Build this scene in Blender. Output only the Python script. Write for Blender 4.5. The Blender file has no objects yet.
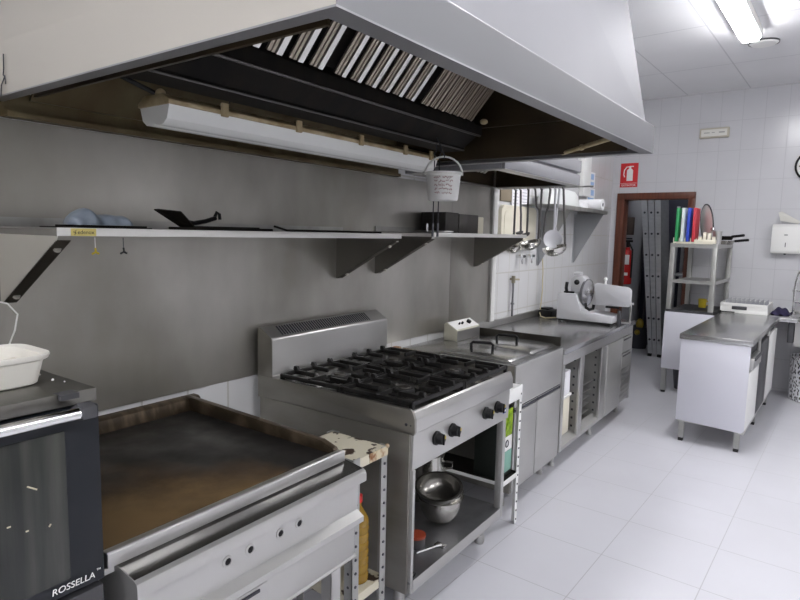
import bpy, bmesh, math, random
from mathutils import Matrix, Vector
random.seed(7)
PI = math.pi
C = bpy.context.scene.collection
DL = 0.0418555                       # the back wall and the floor tiling stand 2.4 degrees off the long wall
CAM = Vector((2.10, 0.0, 1.56))
# two survey frames: "room" = along the long steel wall; "back" = square to the back wall
MB_ = Matrix.Translation((2.10, 0, 0)) @ Matrix.Rotation(-DL, 4, 'Z')

# ------------------------------------------------------------------ materials
MATS = {}
def mat(name, col, rough=0.5, metal=0.0, col2=None, nscale=4.0, stretch=(1, 1, 1), detail=6.0, lo=0.35, hi=0.7,
        rvar=0.0, bump=0.0, bscale=None, spec=0.5, emit=None, estr=0.0, coat=0.0, trans=0.0, alpha=1.0):
    m = bpy.data.materials.new(name); m.use_nodes = True
    nt = m.node_tree; N = nt.nodes; L = nt.links
    p = N['Principled BSDF']
    p.inputs['Base Color'].default_value = (*col, 1); p.inputs['Roughness'].default_value = rough
    p.inputs['Metallic'].default_value = metal; p.inputs['Specular IOR Level'].default_value = spec
    p.inputs['Coat Weight'].default_value = coat; p.inputs['Transmission Weight'].default_value = trans
    if emit: p.inputs['Emission Color'].default_value = (*emit, 1); p.inputs['Emission Strength'].default_value = estr
    if col2 or rvar or bump:
        tc = N.new('ShaderNodeTexCoord'); mp = N.new('ShaderNodeMapping'); mp.inputs['Scale'].default_value = stretch
        L.new(tc.outputs['Object'], mp.inputs['Vector'])
        nz = N.new('ShaderNodeTexNoise'); nz.inputs['Scale'].default_value = nscale; nz.inputs['Detail'].default_value = detail
        L.new(mp.outputs['Vector'], nz.inputs['Vector'])
        if col2:
            cr = N.new('ShaderNodeValToRGB'); cr.color_ramp.elements[0].position = lo; cr.color_ramp.elements[1].position = hi
            cr.color_ramp.elements[0].color = (*col, 1); cr.color_ramp.elements[1].color = (*col2, 1)
            L.new(nz.outputs['Fac'], cr.inputs['Fac']); L.new(cr.outputs['Color'], p.inputs['Base Color'])
        if rvar:
            mr = N.new('ShaderNodeMapRange'); mr.inputs['From Min'].default_value = 0.3; mr.inputs['From Max'].default_value = 0.7
            mr.inputs['To Min'].default_value = max(0.02, rough - rvar); mr.inputs['To Max'].default_value = rough + rvar
            L.new(nz.outputs['Fac'], mr.inputs['Value']); L.new(mr.outputs['Result'], p.inputs['Roughness'])
        if bump:
            nb = nz
            if bscale:
                nb = N.new('ShaderNodeTexNoise'); nb.inputs['Scale'].default_value = bscale; nb.inputs['Detail'].default_value = 3
                L.new(mp.outputs['Vector'], nb.inputs['Vector'])
            b = N.new('ShaderNodeBump'); b.inputs['Strength'].default_value = bump; b.inputs['Distance'].default_value = 0.01
            L.new(nb.outputs['Fac'], b.inputs['Height']); L.new(b.outputs['Normal'], p.inputs['Normal'])
    MATS[name] = m
    return m

def tile_mat(name, col, grout, w, h, mortar, offx=0, offy=0, rough=0.25, plane='xz', col2=None, bumpy=0.0, gvar=0.0):
    """square-set ceramic tiles: brick texture without row offset, in the object's own metres"""
    m = bpy.data.materials.new(name); m.use_nodes = True
    nt = m.node_tree; N = nt.nodes; L = nt.links; p = N['Principled BSDF']
    tc = N.new('ShaderNodeTexCoord'); sp = N.new('ShaderNodeSeparateXYZ'); cb = N.new('ShaderNodeCombineXYZ')
    L.new(tc.outputs['Object'], sp.inputs[0])
    L.new(sp.outputs[{'x': 0, 'y': 1, 'z': 2}[plane[0]]], cb.inputs[0]); L.new(sp.outputs[{'x': 0, 'y': 1, 'z': 2}[plane[1]]], cb.inputs[1])
    mp = N.new('ShaderNodeMapping'); mp.inputs['Location'].default_value = (-offx, -offy, 0); L.new(cb.outputs[0], mp.inputs['Vector'])
    bt = N.new('ShaderNodeTexBrick'); bt.offset = 0; bt.squash = 1
    bt.inputs['Scale'].default_value = 1; bt.inputs['Brick Width'].default_value = w; bt.inputs['Row Height'].default_value = h
    bt.inputs['Mortar Size'].default_value = mortar; bt.inputs['Mortar Smooth'].default_value = 0.1
    bt.inputs['Color1'].default_value = (*col, 1); bt.inputs['Color2'].default_value = (*(col2 or col), 1); bt.inputs['Mortar'].default_value = (*grout, 1)
    L.new(mp.outputs[0], bt.inputs['Vector'])
    nz = N.new('ShaderNodeTexNoise'); nz.inputs['Scale'].default_value = 2.2; nz.inputs['Detail'].default_value = 5; L.new(tc.outputs['Object'], nz.inputs['Vector'])
    mr = N.new('ShaderNodeMapRange'); mr.inputs['To Min'].default_value = 0.93; mr.inputs['To Max'].default_value = 1.04; L.new(nz.outputs['Fac'], mr.inputs['Value'])
    mx = N.new('ShaderNodeMix'); mx.data_type = 'RGBA'; mx.blend_type = 'MULTIPLY'; mx.inputs['Factor'].default_value = 1
    L.new(bt.outputs['Color'], mx.inputs['A']); L.new(mr.outputs[0], mx.inputs['B']); L.new(mx.outputs['Result'], p.inputs['Base Color'])
    rr = N.new('ShaderNodeMapRange'); rr.inputs['To Min'].default_value = rough; rr.inputs['To Max'].default_value = 0.8
    L.new(bt.outputs['Fac'], rr.inputs['Value']); L.new(rr.outputs[0], p.inputs['Roughness'])
    b = N.new('ShaderNodeBump'); b.invert = True; b.inputs['Strength'].default_value = 0.25; b.inputs['Distance'].default_value = 0.002
    L.new(bt.outputs['Fac'], b.inputs['Height'])
    if bumpy:
        n2 = N.new('ShaderNodeTexNoise'); n2.inputs['Scale'].default_value = 60; L.new(tc.outputs['Object'], n2.inputs['Vector'])
        b2 = N.new('ShaderNodeBump'); b2.inputs['Strength'].default_value = bumpy; b2.inputs['Distance'].default_value = 0.002
        L.new(n2.outputs['Fac'], b2.inputs['Height']); L.new(b.outputs[0], b2.inputs['Normal']); L.new(b2.outputs[0], p.inputs['Normal'])
    else:
        L.new(b.outputs[0], p.inputs['Normal'])
    MATS[name] = m
    return m

# ------------------------------------------------------------------ mesh builder
class MB:
    """collects shapes; back=True: the numbers are in the back-wall frame"""
    def __init__(s, back=False): s.bm = bmesh.new(); s.back = back
    def _in(s, t, mi=0, M=None):
        vm = {}
        for v in t.verts: vm[v] = s.bm.verts.new(M @ v.co if M else v.co)
        for f in t.faces:
            try:
                g = s.bm.faces.new([vm[v] for v in f.verts]); g.material_index = mi
            except ValueError: pass
        t.free(); return s
    def box(s, x0, x1, y0, y1, z0, z1, bev=0.0, mi=0, rot=None, seg=2):
        t = bmesh.new(); bmesh.ops.create_cube(t, size=1)
        c = Vector(((x0+x1)/2, (y0+y1)/2, (z0+z1)/2))
        for v in t.verts: v.co = Vector((v.co.x*(x1-x0), v.co.y*(y1-y0), v.co.z*(z1-z0)))
        if bev: bmesh.ops.bevel(t, geom=t.edges[:], offset=bev, segments=seg, profile=0.5, affect='EDGES')
        M = Matrix.Translation(c)
        if rot: M = M @ Matrix.Rotation(rot[1], 4, rot[0])
        return s._in(t, mi, M)
    def prism(s, poly, axis, a0, a1, mi=0, bev=0.0):
        """poly of (u,v) extruded along axis: x->(y,z), y->(x,z), z->(x,y)"""
        t = bmesh.new()
        P = {'x': lambda u, v, a: (a, u, v), 'y': lambda u, v, a: (u, a, v), 'z': lambda u, v, a: (u, v, a)}[axis]
        A = [t.verts.new(P(u, v, a0)) for u, v in poly]; B = [t.verts.new(P(u, v, a1)) for u, v in poly]
        n = len(poly)
        t.faces.new(A); t.faces.new(B[::-1])
        for i in range(n): t.faces.new((A[i], B[i], B[(i+1) % n], A[(i+1) % n]))
        bmesh.ops.recalc_face_normals(t, faces=t.faces[:])
        if bev: bmesh.ops.bevel(t, geom=t.edges[:], offset=bev, segments=2, profile=0.5, affect='EDGES')
        return s._in(t, mi)
    def hexa(s, P, mi=0):
        """8 corners: bottom ring 0-3, top ring 4-7"""
        t = bmesh.new(); V = [t.verts.new(p) for p in P]
        for f in ((0, 3, 2, 1), (4, 5, 6, 7), (0, 1, 5, 4), (1, 2, 6, 5), (2, 3, 7, 6), (3, 0, 4, 7)): t.faces.new([V[i] for i in f])
        bmesh.ops.recalc_face_normals(t, faces=t.faces[:]); return s._in(t, mi)
    def sheet(s, P, th, mi=0):
        """planar polygon given thickness along its normal"""
        P = [Vector(p) for p in P]; n = (P[1]-P[0]).cross(P[2]-P[0]).normalized()*th
        t = bmesh.new(); A = [t.verts.new(p) for p in P]; B = [t.verts.new(p+n) for p in P]; k = len(P)
        t.faces.new(A); t.faces.new(B[::-1])
        for i in range(k): t.faces.new((A[i], B[i], B[(i+1) % k], A[(i+1) % k]))
        bmesh.ops.recalc_face_normals(t, faces=t.faces[:]); return s._in(t, mi)
    def tube(s, pts, r, seg=8, mi=0, closed=False, r1=None):
        t = bmesh.new(); pts = [Vector(p) for p in pts]; n = len(pts); rings = []; up = None
        for i, p in enumerate(pts):
            if closed: d = pts[(i+1) % n]-pts[i-1]
            else: d = pts[min(i+1, n-1)]-pts[max(i-1, 0)]
            d.normalize()
            if up is None:
                up = Vector((0, 0, 1)) if abs(d.z) < 0.9 else Vector((1, 0, 0))
            a = d.cross(up).normalized(); b = d.cross(a).normalized(); up = a.cross(d).normalized()
            rr = r if r1 is None else r+(r1-r)*i/max(1, n-1)
            rings.append([t.verts.new(p+(a*math.cos(2*PI*k/seg)+b*math.sin(2*PI*k/seg))*rr) for k in range(seg)])
        m = n if closed else n-1
        for i in range(m):
            A, B = rings[i], rings[(i+1) % n]
            for k in range(seg): t.faces.new((A[k], A[(k+1) % seg], B[(k+1) % seg], B[k]))
        if not closed: t.faces.new(rings[0][::-1]); t.faces.new(rings[-1])
        bmesh.ops.recalc_face_normals(t, faces=t.faces[:]); return s._in(t, mi)
    def lathe(s, prof, c=(0, 0, 0), seg=24, M=None, mi=0):
        """profile of (radius, height) turned about z at c (or under matrix M)"""
        t = bmesh.new(); rings = []
        for r, z in prof:
            if r <= 1e-6: rings.append([t.verts.new((0, 0, z))])
            else: rings.append([t.verts.new((r*math.cos(2*PI*k/seg), r*math.sin(2*PI*k/seg), z)) for k in range(seg)])
        for A, B in zip(rings, rings[1:]):
            for k in range(seg):
                q = [A[k % len(A)], A[(k+1) % len(A)], B[(k+1) % len(B)], B[k % len(B)]]
                q = list(dict.fromkeys(q))
                if len(q) > 2:
                    try: t.faces.new(q)
                    except ValueError: pass
        bmesh.ops.recalc_face_normals(t, faces=t.faces[:])
        return s._in(t, mi, Matrix.Translation(c) @ M if M else Matrix.Translation(c))
    def cyl(s, p0, p1, r, seg=16, mi=0, r1=None): return s.tube([p0, p1], r, seg, mi, r1=r1)
    def ball(s, c, r, mi=0, sc=(1, 1, 1), sub=2):
        t = bmesh.new(); bmesh.ops.create_icosphere(t, subdivisions=sub, radius=r)
        for v in t.verts: v.co = Vector((v.co.x*sc[0], v.co.y*sc[1], v.co.z*sc[2]))
        return s._in(t, mi, Matrix.Translation(c))
    def grid(s, fn, nu, nv, th, mi=0):
        """surface fn(u,v)->point, u,v in 0..1, given thickness th along z by doubling"""
        t = bmesh.new()
        A = [[t.verts.new(fn(i/nu, j/nv)) for j in range(nv+1)] for i in range(nu+1)]
        for i in range(nu):
            for j in range(nv): t.faces.new((A[i][j], A[i+1][j], A[i+1][j+1], A[i][j+1]))
        bmesh.ops.recalc_face_normals(t, faces=t.faces[:])
        if th: bmesh.ops.solidify(t, geom=t.faces[:], thickness=th)
        return s._in(t, mi)

ROOTM = {}
def MX(loc, rz=0.0): return Matrix.Translation(loc) @ Matrix.Rotation(rz, 4, 'Z')
def tag(o, label=None, cat=None, group=None, kind=None):
    if label: o['label'] = label
    if cat: o['category'] = cat
    if group: o['group'] = group
    if kind: o['kind'] = kind
    return o
def link(name, mb, mats, root=None, M=None):
    """bring the collected shapes into the frame of M (or of root) and link one mesh object"""
    W = MB_ if mb.back else Matrix.Identity(4)
    if root is not None: M = ROOTM[root.name]
    me = bpy.data.meshes.new(name)
    mb.bm.transform(M.inverted() @ W); mb.bm.to_mesh(me); mb.bm.free()
    for p in me.polygons: p.use_smooth = True
    me.set_sharp_from_angle(angle=math.radians(35))
    for m in (mats if isinstance(mats, (list, tuple)) else [mats]): me.materials.append(m)
    o = bpy.data.objects.new(name, me); C.objects.link(o)
    if root is not None: o.parent = root
    else: o.matrix_world = M
    ROOTM[o.name] = M
    return o
def thing(name, label, cat, loc, back=False, group=None, rz=0.0):
    o = bpy.data.objects.new(name, None); C.objects.link(o); o.empty_display_size = 0.1
    M = (MB_ if back else Matrix.Identity(4)) @ MX(loc, rz)
    o.matrix_world = M; ROOTM[o.name] = M
    return tag(o, label, cat, group)
def part(name, mb, mats, root, label=None):
    o = link(name, mb, mats, root)
    if label: o['label'] = label
    return o
def sub(name, mb, mats, parent, label=None):
    """a sub-part: its parent part sits at the root's origin, so it shares the root's frame"""
    return part(name, mb, mats, parent, label)
def single(name, mb, mats, label, cat, loc, group=None):
    M = (MB_ if mb.back else Matrix.Identity(4)) @ MX(loc)
    return tag(link(name, mb, mats, M=M), label, cat, group)
def struct(name, mb, mats, loc=(0, 0, 0)):
    M = (MB_ if mb.back else Matrix.Identity(4)) @ MX(loc)
    return tag(link(name, mb, mats, M=M), kind='structure')
def copy_tree(o, loc, label, name=None):
    """copy of a thing and all of its parts, moved to loc (world)"""
    def rec(x, par):
        c = x.copy(); C.objects.link(c)
        if par is not None: c.parent = par
        for ch in [k for k in bpy.data.objects if k.parent == x]: rec(ch, c)
        return c
    r = rec(o, None); M = ROOTM[o.name].copy(); M.translation = loc; r.matrix_world = M; ROOTM[r.name] = M
    r['label'] = label
    return r
def text_part(name, body, size, M, m, root, extr=0.0006, label=None, align='CENTER', sx=1.0, shear=0.0):
    """lettering as a real thin mesh; M takes the text's xy plane to where it stands (authoring frame of root's world)"""
    cu = bpy.data.curves.new(name, 'FONT'); cu.body = body; cu.size = size; cu.extrude = extr; cu.align_x = align; cu.align_y = 'CENTER'; cu.shear = shear
    to = bpy.data.objects.new(name+'_tmp', cu); C.objects.link(to)
    dg = bpy.context.evaluated_depsgraph_get(); me = bpy.data.meshes.new_from_object(to.evaluated_get(dg))
    bpy.data.objects.remove(to)
    me.transform(ROOTM[root.name].inverted() @ M @ Matrix.Diagonal((sx, 1, 1, 1)))
    me.materials.clear(); me.materials.append(m)
    o = bpy.data.objects.new(name, me); C.objects.link(o); o.parent = root; ROOTM[o.name] = ROOTM[root.name]
    if label: o['label'] = label
    return o
def basis(o, ex, ey):
    ex = Vector(ex).normalized(); ey = Vector(ey).normalized(); ez = ex.cross(ey)
    M = Matrix.Identity(4)
    for i in range(3): M[i][0], M[i][1], M[i][2], M[i][3] = ex[i], ey[i], ez[i], o[i]
    return M
# ------------------------------------------------------------------ palette
steel = mat('brushed_steel', (0.56, 0.555, 0.54), 0.34, 0.92, (0.48, 0.475, 0.46), 2.0, (1, 1, 3), lo=.2, hi=.8, detail=2, rvar=0.03)
steel_top = mat('worktop_steel', (0.50, 0.50, 0.495), 0.24, 0.95, (0.43, 0.43, 0.425), 2.0, (2, 1, 1), lo=.2, hi=.8, detail=2, rvar=0.03)
steel_pale = mat('pale_panel_steel', (0.52, 0.515, 0.50), 0.42, 0.75, (0.46, 0.455, 0.44), 2.0, (1, 1, 3), lo=.2, hi=.8, detail=2, rvar=0.03)
steel_splash = mat('smeared_shaded_splash_steel', (0.53, 0.515, 0.475), 0.36, 0.8, (0.29, 0.277, 0.245), 1.5, (1, 1, 0.55), lo=.33, hi=.68, detail=9, rvar=0.06, bump=0.03, bscale=7)
steel_splash_dull = mat('greasy_splash_steel', (0.42, 0.405, 0.37), 0.38, 0.8, (0.24, 0.228, 0.20), 1.6, (1, 1, 0.5), detail=9, lo=.3, hi=.72, rvar=0.05)
hood_steel = mat('hood_steel', (0.33, 0.33, 0.345), 0.62, 0.7, (0.29, 0.29, 0.305), 1.4, lo=.2, hi=.8, detail=2, bump=0.05, bscale=3)
hood_lip = mat('hood_lip_steel', (0.265, 0.265, 0.275), 0.6, 0.7, (0.235, 0.235, 0.245), 1.4, lo=.2, hi=.8, detail=2, bump=0.05, bscale=3)
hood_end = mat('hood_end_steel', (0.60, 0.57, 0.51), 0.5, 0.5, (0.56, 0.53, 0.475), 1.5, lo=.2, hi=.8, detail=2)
soot = mat('sooty_brown_steel', (0.035, 0.025, 0.014), 0.45, 0.45, (0.075, 0.052, 0.026), 3.0, (1, 1, 1), rvar=0.12)
grease_yellow = mat('yellowed_grease_steel', (0.15, 0.12, 0.06), 0.5, 0.4, (0.08, 0.05, 0.02), 3.0, (1, 2, 0.7), rvar=0.1)
trough_black = mat('black_grease_trough', (0.008, 0.0075, 0.007), 0.7, 0.0, (0.016, 0.013, 0.010), 6.0, (1, 3, 1), spec=.15)
filter_bright = mat('bright_filter_steel', (0.66, 0.65, 0.62), 0.28, 0.9)
filter_dull = mat('dull_filter_steel', (0.36, 0.31, 0.25), 0.40, 0.8)
black = mat('black_plastic', (0.006, 0.006, 0.007), 0.45, spec=.3)
cast_iron = mat('cast_iron', (0.008, 0.0075, 0.0075), 0.45, 0.1, (0.018, 0.017, 0.016), 12, rvar=0.08, spec=.35)
enamel = mat('greasy_hob_steel', (0.20, 0.19, 0.18), 0.30, 0.8, (0.03, 0.028, 0.025), 5.0, lo=0.40, hi=0.60, rvar=0.1)
white_paint = mat('white_paint', (0.82, 0.82, 0.80), 0.45)
white_board = mat('white_laminate', (0.66, 0.66, 0.72), 0.35)
white_plastic = mat('white_plastic', (0.80, 0.80, 0.77), 0.35)
cream_plastic = mat('cream_plastic', (0.74, 0.70, 0.57), 0.4)
frost_plastic = mat('frosted_plastic', (0.78, 0.80, 0.78), 0.35, trans=0.25)
chrome = mat('chrome', (0.75, 0.75, 0.75), 0.12, 1.0)
alu = mat('ladder_aluminium', (0.58, 0.59, 0.60), 0.38, 0.8, (0.50, 0.51, 0.52), 8, (1, 1, 4))
rubber = mat('black_rubber', (0.01, 0.01, 0.01), 0.7)
red = mat('extinguisher_red', (0.55, 0.02, 0.02), 0.3)
sign_red = mat('sign_red', (0.62, 0.02, 0.025), 0.45)
sign_white = mat('sign_white', (0.85, 0.84, 0.82), 0.5)
wood = mat('brown_door_wood', (0.13, 0.035, 0.014), 0.4, 0, (0.08, 0.02, 0.008), 3.0, (12, 12, 1), rvar=0.05)
peel = mat('peeling_cream_paint', (0.60, 0.56, 0.44), 0.5, 0, (0.05, 0.03, 0.02), 17.0, (1, 1, 1), lo=0.57, hi=0.59, detail=3)
angle_grey = mat('slotted_angle_grey', (0.36, 0.36, 0.35), 0.45, 0.4)
rust = mat('rusty_paint', (0.55, 0.48, 0.33), 0.6, 0, (0.22, 0.08, 0.02), 25, lo=0.45, hi=0.6)
oven_black = mat('oven_black', (0.007, 0.009, 0.013), 0.38, 0.0, (0.014, 0.016, 0.020), 5.0, detail=3, spec=.3)
oven_glass = mat('smeared_oven_glass', (0.018, 0.020, 0.018), 0.2, 0.0, (0.075, 0.078, 0.066), 3.0, (1, 9, 0.6), lo=0.42, hi=0.85, rvar=0.05, spec=.4)
oven_top = mat('scuffed_oven_top', (0.20, 0.195, 0.175), 0.4, 0.7, (0.10, 0.095, 0.085), 5.0, rvar=0.06)
oil = mat('golden_oil_bottle', (0.50, 0.30, 0.04), 0.15, 0, (0.42, 0.24, 0.02), 20, trans=0.45)
blue_cloth = mat('blue_grey_plastic_bag', (0.12, 0.15, 0.19), 0.35, 0, (0.26, 0.30, 0.35), 12, bump=0.5)
purple = mat('dark_purple_cloth', (0.018, 0.013, 0.05), 0.8, bump=0.3, nscale=30)
yellow = mat('yellow_plastic', (0.50, 0.38, 0.015), 0.4)
paper = mat('white_paper', (0.84, 0.84, 0.86), 0.7)
ink = mat('dark_ink', (0.03, 0.03, 0.04), 0.6)
red_ink = mat('red_marker_ink', (0.30, 0.08, 0.06), 0.6)
blue_ink = mat('pale_blue_print', (0.35, 0.52, 0.78), 0.6)
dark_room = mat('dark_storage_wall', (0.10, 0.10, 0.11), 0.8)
grey_plaster = mat('grey_plaster', (0.62, 0.62, 0.65), 0.8)
dark_grey = mat('dark_grey_plastic', (0.05, 0.05, 0.055), 0.5)
lamp_on = mat('lit_diffuser', (0.9, 0.92, 1), 0.5, emit=(0.985, 0.98, 1.0), estr=30.0)
diffuser = mat('unlit_lamp_diffuser', (0.84, 0.85, 0.82), 0.25)
grime_cream = mat('grimy_cream_plastic', (0.50, 0.42, 0.26), 0.5, 0, (0.28, 0.20, 0.09), 14)

wall_tile = tile_mat('white_wall_tile', (0.60, 0.60, 0.62), (0.49, 0.49, 0.51), 0.205, 0.31, 0.003, offx=0.14, offy=0.027, rough=0.22, plane='xz')
wall_tile_y = tile_mat('white_wall_tile_side', (0.66, 0.66, 0.665), (0.46, 0.45, 0.42), 0.205, 0.325, 0.005, offx=0.02, offy=0.279, rough=0.22, plane='yz')
floor_tile = tile_mat('white_floor_tile', (0.62, 0.62, 0.66), (0.40, 0.40, 0.42), 0.4445, 0.4445, 0.0024, offx=0.0075, offy=0.151, rough=0.22, plane='xy')
ceil_tile = tile_mat('ceiling_tile', (0.76, 0.76, 0.775), (0.58, 0.58, 0.60), 0.602, 1.18, 0.006, offx=0.164, offy=0.27, rough=0.85, plane='xy', bumpy=0.25)

# ------------------------------------------------------------------ the room
H = 3.134; YB = 7.236; XL = -2.40   # back frame
b = MB(True); b.box(-2.9, 3.0, -3.2, 10.6, -0.08, 0); struct('floor', b, floor_tile)
b = MB(True); b.box(-2.9, 3.0, -3.2, 10.6, H, H+0.08); struct('ceiling', b, ceil_tile)
b = MB(); b.box(-0.12, 0, -3.1, 7.45, 0, H); struct('wall_left', b, wall_tile_y)
DX0, DX1, DZ = -2.262, -1.545, 2.015
b = MB(True); b.box(XL-0.08, DX0, YB, YB+0.14, 0, H); b.box(DX1, 2.9, YB, YB+0.14, 0, H); b.box(DX0, DX1, YB, YB+0.14, DZ, H); struct('wall_back', b, wall_tile)
b = MB(True); b.box(2.9, 3.0, -3.1, YB+0.14, 0, H); struct('wall_right', b, wall_tile_y)
b = MB(True); b.box(-2.5, 3.0, -3.2, -3.1, 0, H); struct('wall_front', b, wall_tile)
b = MB(True)                                       # brown wooden door frame
b.box(DX0-0.075, DX0+0.01, YB-0.02, YB+0.16, 0, DZ+0.065, 0.006); b.box(DX1-0.01, DX1+0.065, YB-0.02, YB+0.16, 0, DZ+0.065, 0.006)
b.box(DX0-0.075, DX1+0.065, YB-0.021, YB+0.161, DZ-0.01, DZ+0.067, 0.006); struct('door_1', b, wood)
b = MB(True); b.box(-2.72, -2.62, YB+0.14, 10.5, 0, H); struct('wall_storage_left', b, grey_plaster)
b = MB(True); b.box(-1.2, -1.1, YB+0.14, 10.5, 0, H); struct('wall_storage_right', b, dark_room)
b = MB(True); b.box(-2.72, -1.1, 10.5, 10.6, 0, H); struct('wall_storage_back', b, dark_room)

# steel cladding of the cooking wall
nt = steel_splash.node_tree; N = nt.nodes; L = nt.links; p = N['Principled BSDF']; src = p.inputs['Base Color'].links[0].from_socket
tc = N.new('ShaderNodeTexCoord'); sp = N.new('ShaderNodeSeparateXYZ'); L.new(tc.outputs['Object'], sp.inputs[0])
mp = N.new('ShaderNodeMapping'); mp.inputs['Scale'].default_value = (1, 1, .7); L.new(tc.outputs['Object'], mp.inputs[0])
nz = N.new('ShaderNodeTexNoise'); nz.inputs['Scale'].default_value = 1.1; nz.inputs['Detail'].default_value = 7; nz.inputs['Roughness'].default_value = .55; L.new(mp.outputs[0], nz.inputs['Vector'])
ma = N.new('ShaderNodeMath'); ma.operation = 'MULTIPLY_ADD'; ma.inputs[1].default_value = -.30; L.new(sp.outputs[1], ma.inputs[0]); L.new(nz.outputs['Fac'], ma.inputs[2])  # shade painted in with the grease stains: steel darkens towards the near end
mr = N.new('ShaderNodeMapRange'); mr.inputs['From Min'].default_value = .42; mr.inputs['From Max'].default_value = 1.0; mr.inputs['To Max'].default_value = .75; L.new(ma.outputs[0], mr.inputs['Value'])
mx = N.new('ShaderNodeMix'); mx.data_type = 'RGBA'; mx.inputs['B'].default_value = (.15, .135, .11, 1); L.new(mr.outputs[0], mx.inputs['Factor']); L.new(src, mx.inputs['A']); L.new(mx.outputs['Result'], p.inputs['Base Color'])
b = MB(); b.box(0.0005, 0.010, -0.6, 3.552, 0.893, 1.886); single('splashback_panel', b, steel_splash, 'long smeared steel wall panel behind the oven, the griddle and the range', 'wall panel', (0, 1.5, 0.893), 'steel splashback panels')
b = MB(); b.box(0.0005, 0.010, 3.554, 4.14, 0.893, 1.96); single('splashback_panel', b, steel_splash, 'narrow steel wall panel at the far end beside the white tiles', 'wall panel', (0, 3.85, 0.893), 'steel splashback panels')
b = MB(); b.box(0, 0.03, 4.142, 4.165, 0.88, 2.1, 0.002); struct('trim_1', b, steel)
b = MB(); b.box(0, 0.025, 4.167, 4.24, 0.88, 2.3, 0.003); struct('trim_2', b, white_paint)

# ------------------------------------------------------------------ large exhaust hood
FL, FR, BR, BL = (1.402, 0.783), (1.453, 2.85), (0.012, 2.91), (0.012, 0.783)
Z0, Z1 = 1.94, 2.056
t = thing('exhaust_hood', 'large steel exhaust hood hanging over the griddle and the range', 'hood', (0.7, 1.8, Z0))
def lip(P, Q, inx, iny, th=0.02):
    return [(P[0], P[1], Z0), (Q[0], Q[1], Z0), (Q[0]+inx[0], Q[1]+inx[1], Z0), (P[0]+iny[0], P[1]+iny[1], Z0)]
b = MB(); b.hexa([(FL[0], FL[1], Z0), (FR[0], FR[1], Z0), (FR[0]-.02, FR[1]-.02, Z0), (FL[0]-.02, FL[1]+.02, Z0),
                  (FL[0], FL[1], Z1), (FR[0], FR[1], Z1), (FR[0]-.045, FR[1]-.045, Z1+.012), (FL[0]-.045, FL[1]+.045, Z1+.012)])
bmesh.ops.bevel(b.bm, geom=[e for e in b.bm.edges if all(v.co.z > Z1-0.001 for v in e.verts)], offset=0.008, segments=3, profile=0.5, affect='EDGES')
part('front_lip', b, hood_lip, t)
b = MB(); b.hexa([(BL[0], BL[1], Z0), (FL[0]-.0005, FL[1], Z0), (FL[0]-.02, FL[1]+.02, Z0), (BL[0], BL[1]+.02, Z0),
                  (BL[0], BL[1], Z1+.035), (FL[0]-.0005, FL[1], Z1), (FL[0]-.045, FL[1]+.035, Z1+.012), (BL[0], BL[1]+.035, Z1+.045)])
part('end_lip', b, hood_end, t, 'warm cream toned end lip')
b = MB(); b.hexa([(FR[0]-.0005, FR[1], Z0), (BR[0], BR[1], Z0), (BR[0], BR[1]-.02, Z0), (FR[0]-.02, FR[1]-.02, Z0),
                  (FR[0]-.0005, FR[1], Z1), (BR[0], BR[1], Z1), (BR[0], BR[1]-.035, Z1+.012), (FR[0]-.045, FR[1]-.035, Z1+.012)])
part('end_lip', b, hood_steel, t)
b = MB()                                           # return flange under the lip: the grease channel
for P in ([FL, FR, (FR[0]-.05, FR[1]-.05), (FL[0]-.05, FL[1]+.036)], [BL, FL, (FL[0]-.05, FL[1]+.036), (BL[0], BL[1]+.036)]):
    b.prism(P, 'z', Z0-.004, Z0)
b.prism([FR, BR, (BR[0], BR[1]-.045), (FR[0]-.05, FR[1]-.045)], 'z', Z0-.004, Z0)
part('rim_flange', b, mat('grey_rim_steel', (0.34, 0.34, 0.35), 0.42, 0.8), t)
cF = [(FL[0]-.045, FL[1]+.035, Z1+.011), (FR[0]-.045, FR[1]-.035, Z1+.011), (1.19, FR[1]-.035, H-.004), (1.165, FL[1]+.16, H-.004)]
b = MB(); b.sheet(cF, 0.012); part('canopy_front', b, hood_steel, t)
b = MB(); b.sheet([(0.012, BL[1]+.035, Z1+.011), (FL[0]-.045, FL[1]+.035, Z1+.011), (1.165, FL[1]+.16, H-.004), (0.012, BL[1]+.16, H-.004)], 0.012); part('canopy_end', b, hood_end, t)
b = MB(); b.sheet([(FR[0]-.045, FR[1]-.036, Z1+.011), (0.012, BR[1]-.036, Z1+.011), (0.012, BR[1]-.036, H-.004), (1.19, FR[1]-.036, H-.004)], 0.012); part('canopy_end', b, hood_steel, t)
# dirty inside: back sheet, right inner end, inner front
b = MB(); b.box(.001, .012, BL[1]-.2, BR[1], 1.89, Z0+.03); b.box(.012, .05, BL[1]+.03, BR[1]-.03, 1.888, 1.893); b.box(.048, .051, BL[1]+.03, BR[1]-.03, 1.888, 1.905); part('back_gutter', b, grease_yellow, t)
b = MB(); b.hexa([(0.014, .89, Z0+.01), (0.014, 2.78, Z0+.01), (0.026, 2.78, Z0+.01), (0.026, .89, Z0+.01), (.40, .91, 2.42), (.40, 2.78, 2.42), (.42, 2.78, 2.42), (.42, .91, 2.42)])
part('back_lining', b, grease_yellow, t, 'yellowed greasy inner back sheet')
b = MB(); b.box(0.02, FR[0]-.09, 2.755, 2.765, Z0+.004, Z0+.16, 0); b.prism([(0.02, Z0+.155), (1.33, Z0+.155), (1.28, 2.56), (0.42, 2.56)], 'y', 2.73, 2.745)
part('end_lining', b, soot, t, 'dark brown inner end sheet')
b = MB(); b.prism([(0.02, Z0+.02), (1.28, Z0+.02), (1.22, 2.56), (0.40, 2.56)], 'y', .895, .905); part('end_lining', b, soot, t)
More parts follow.
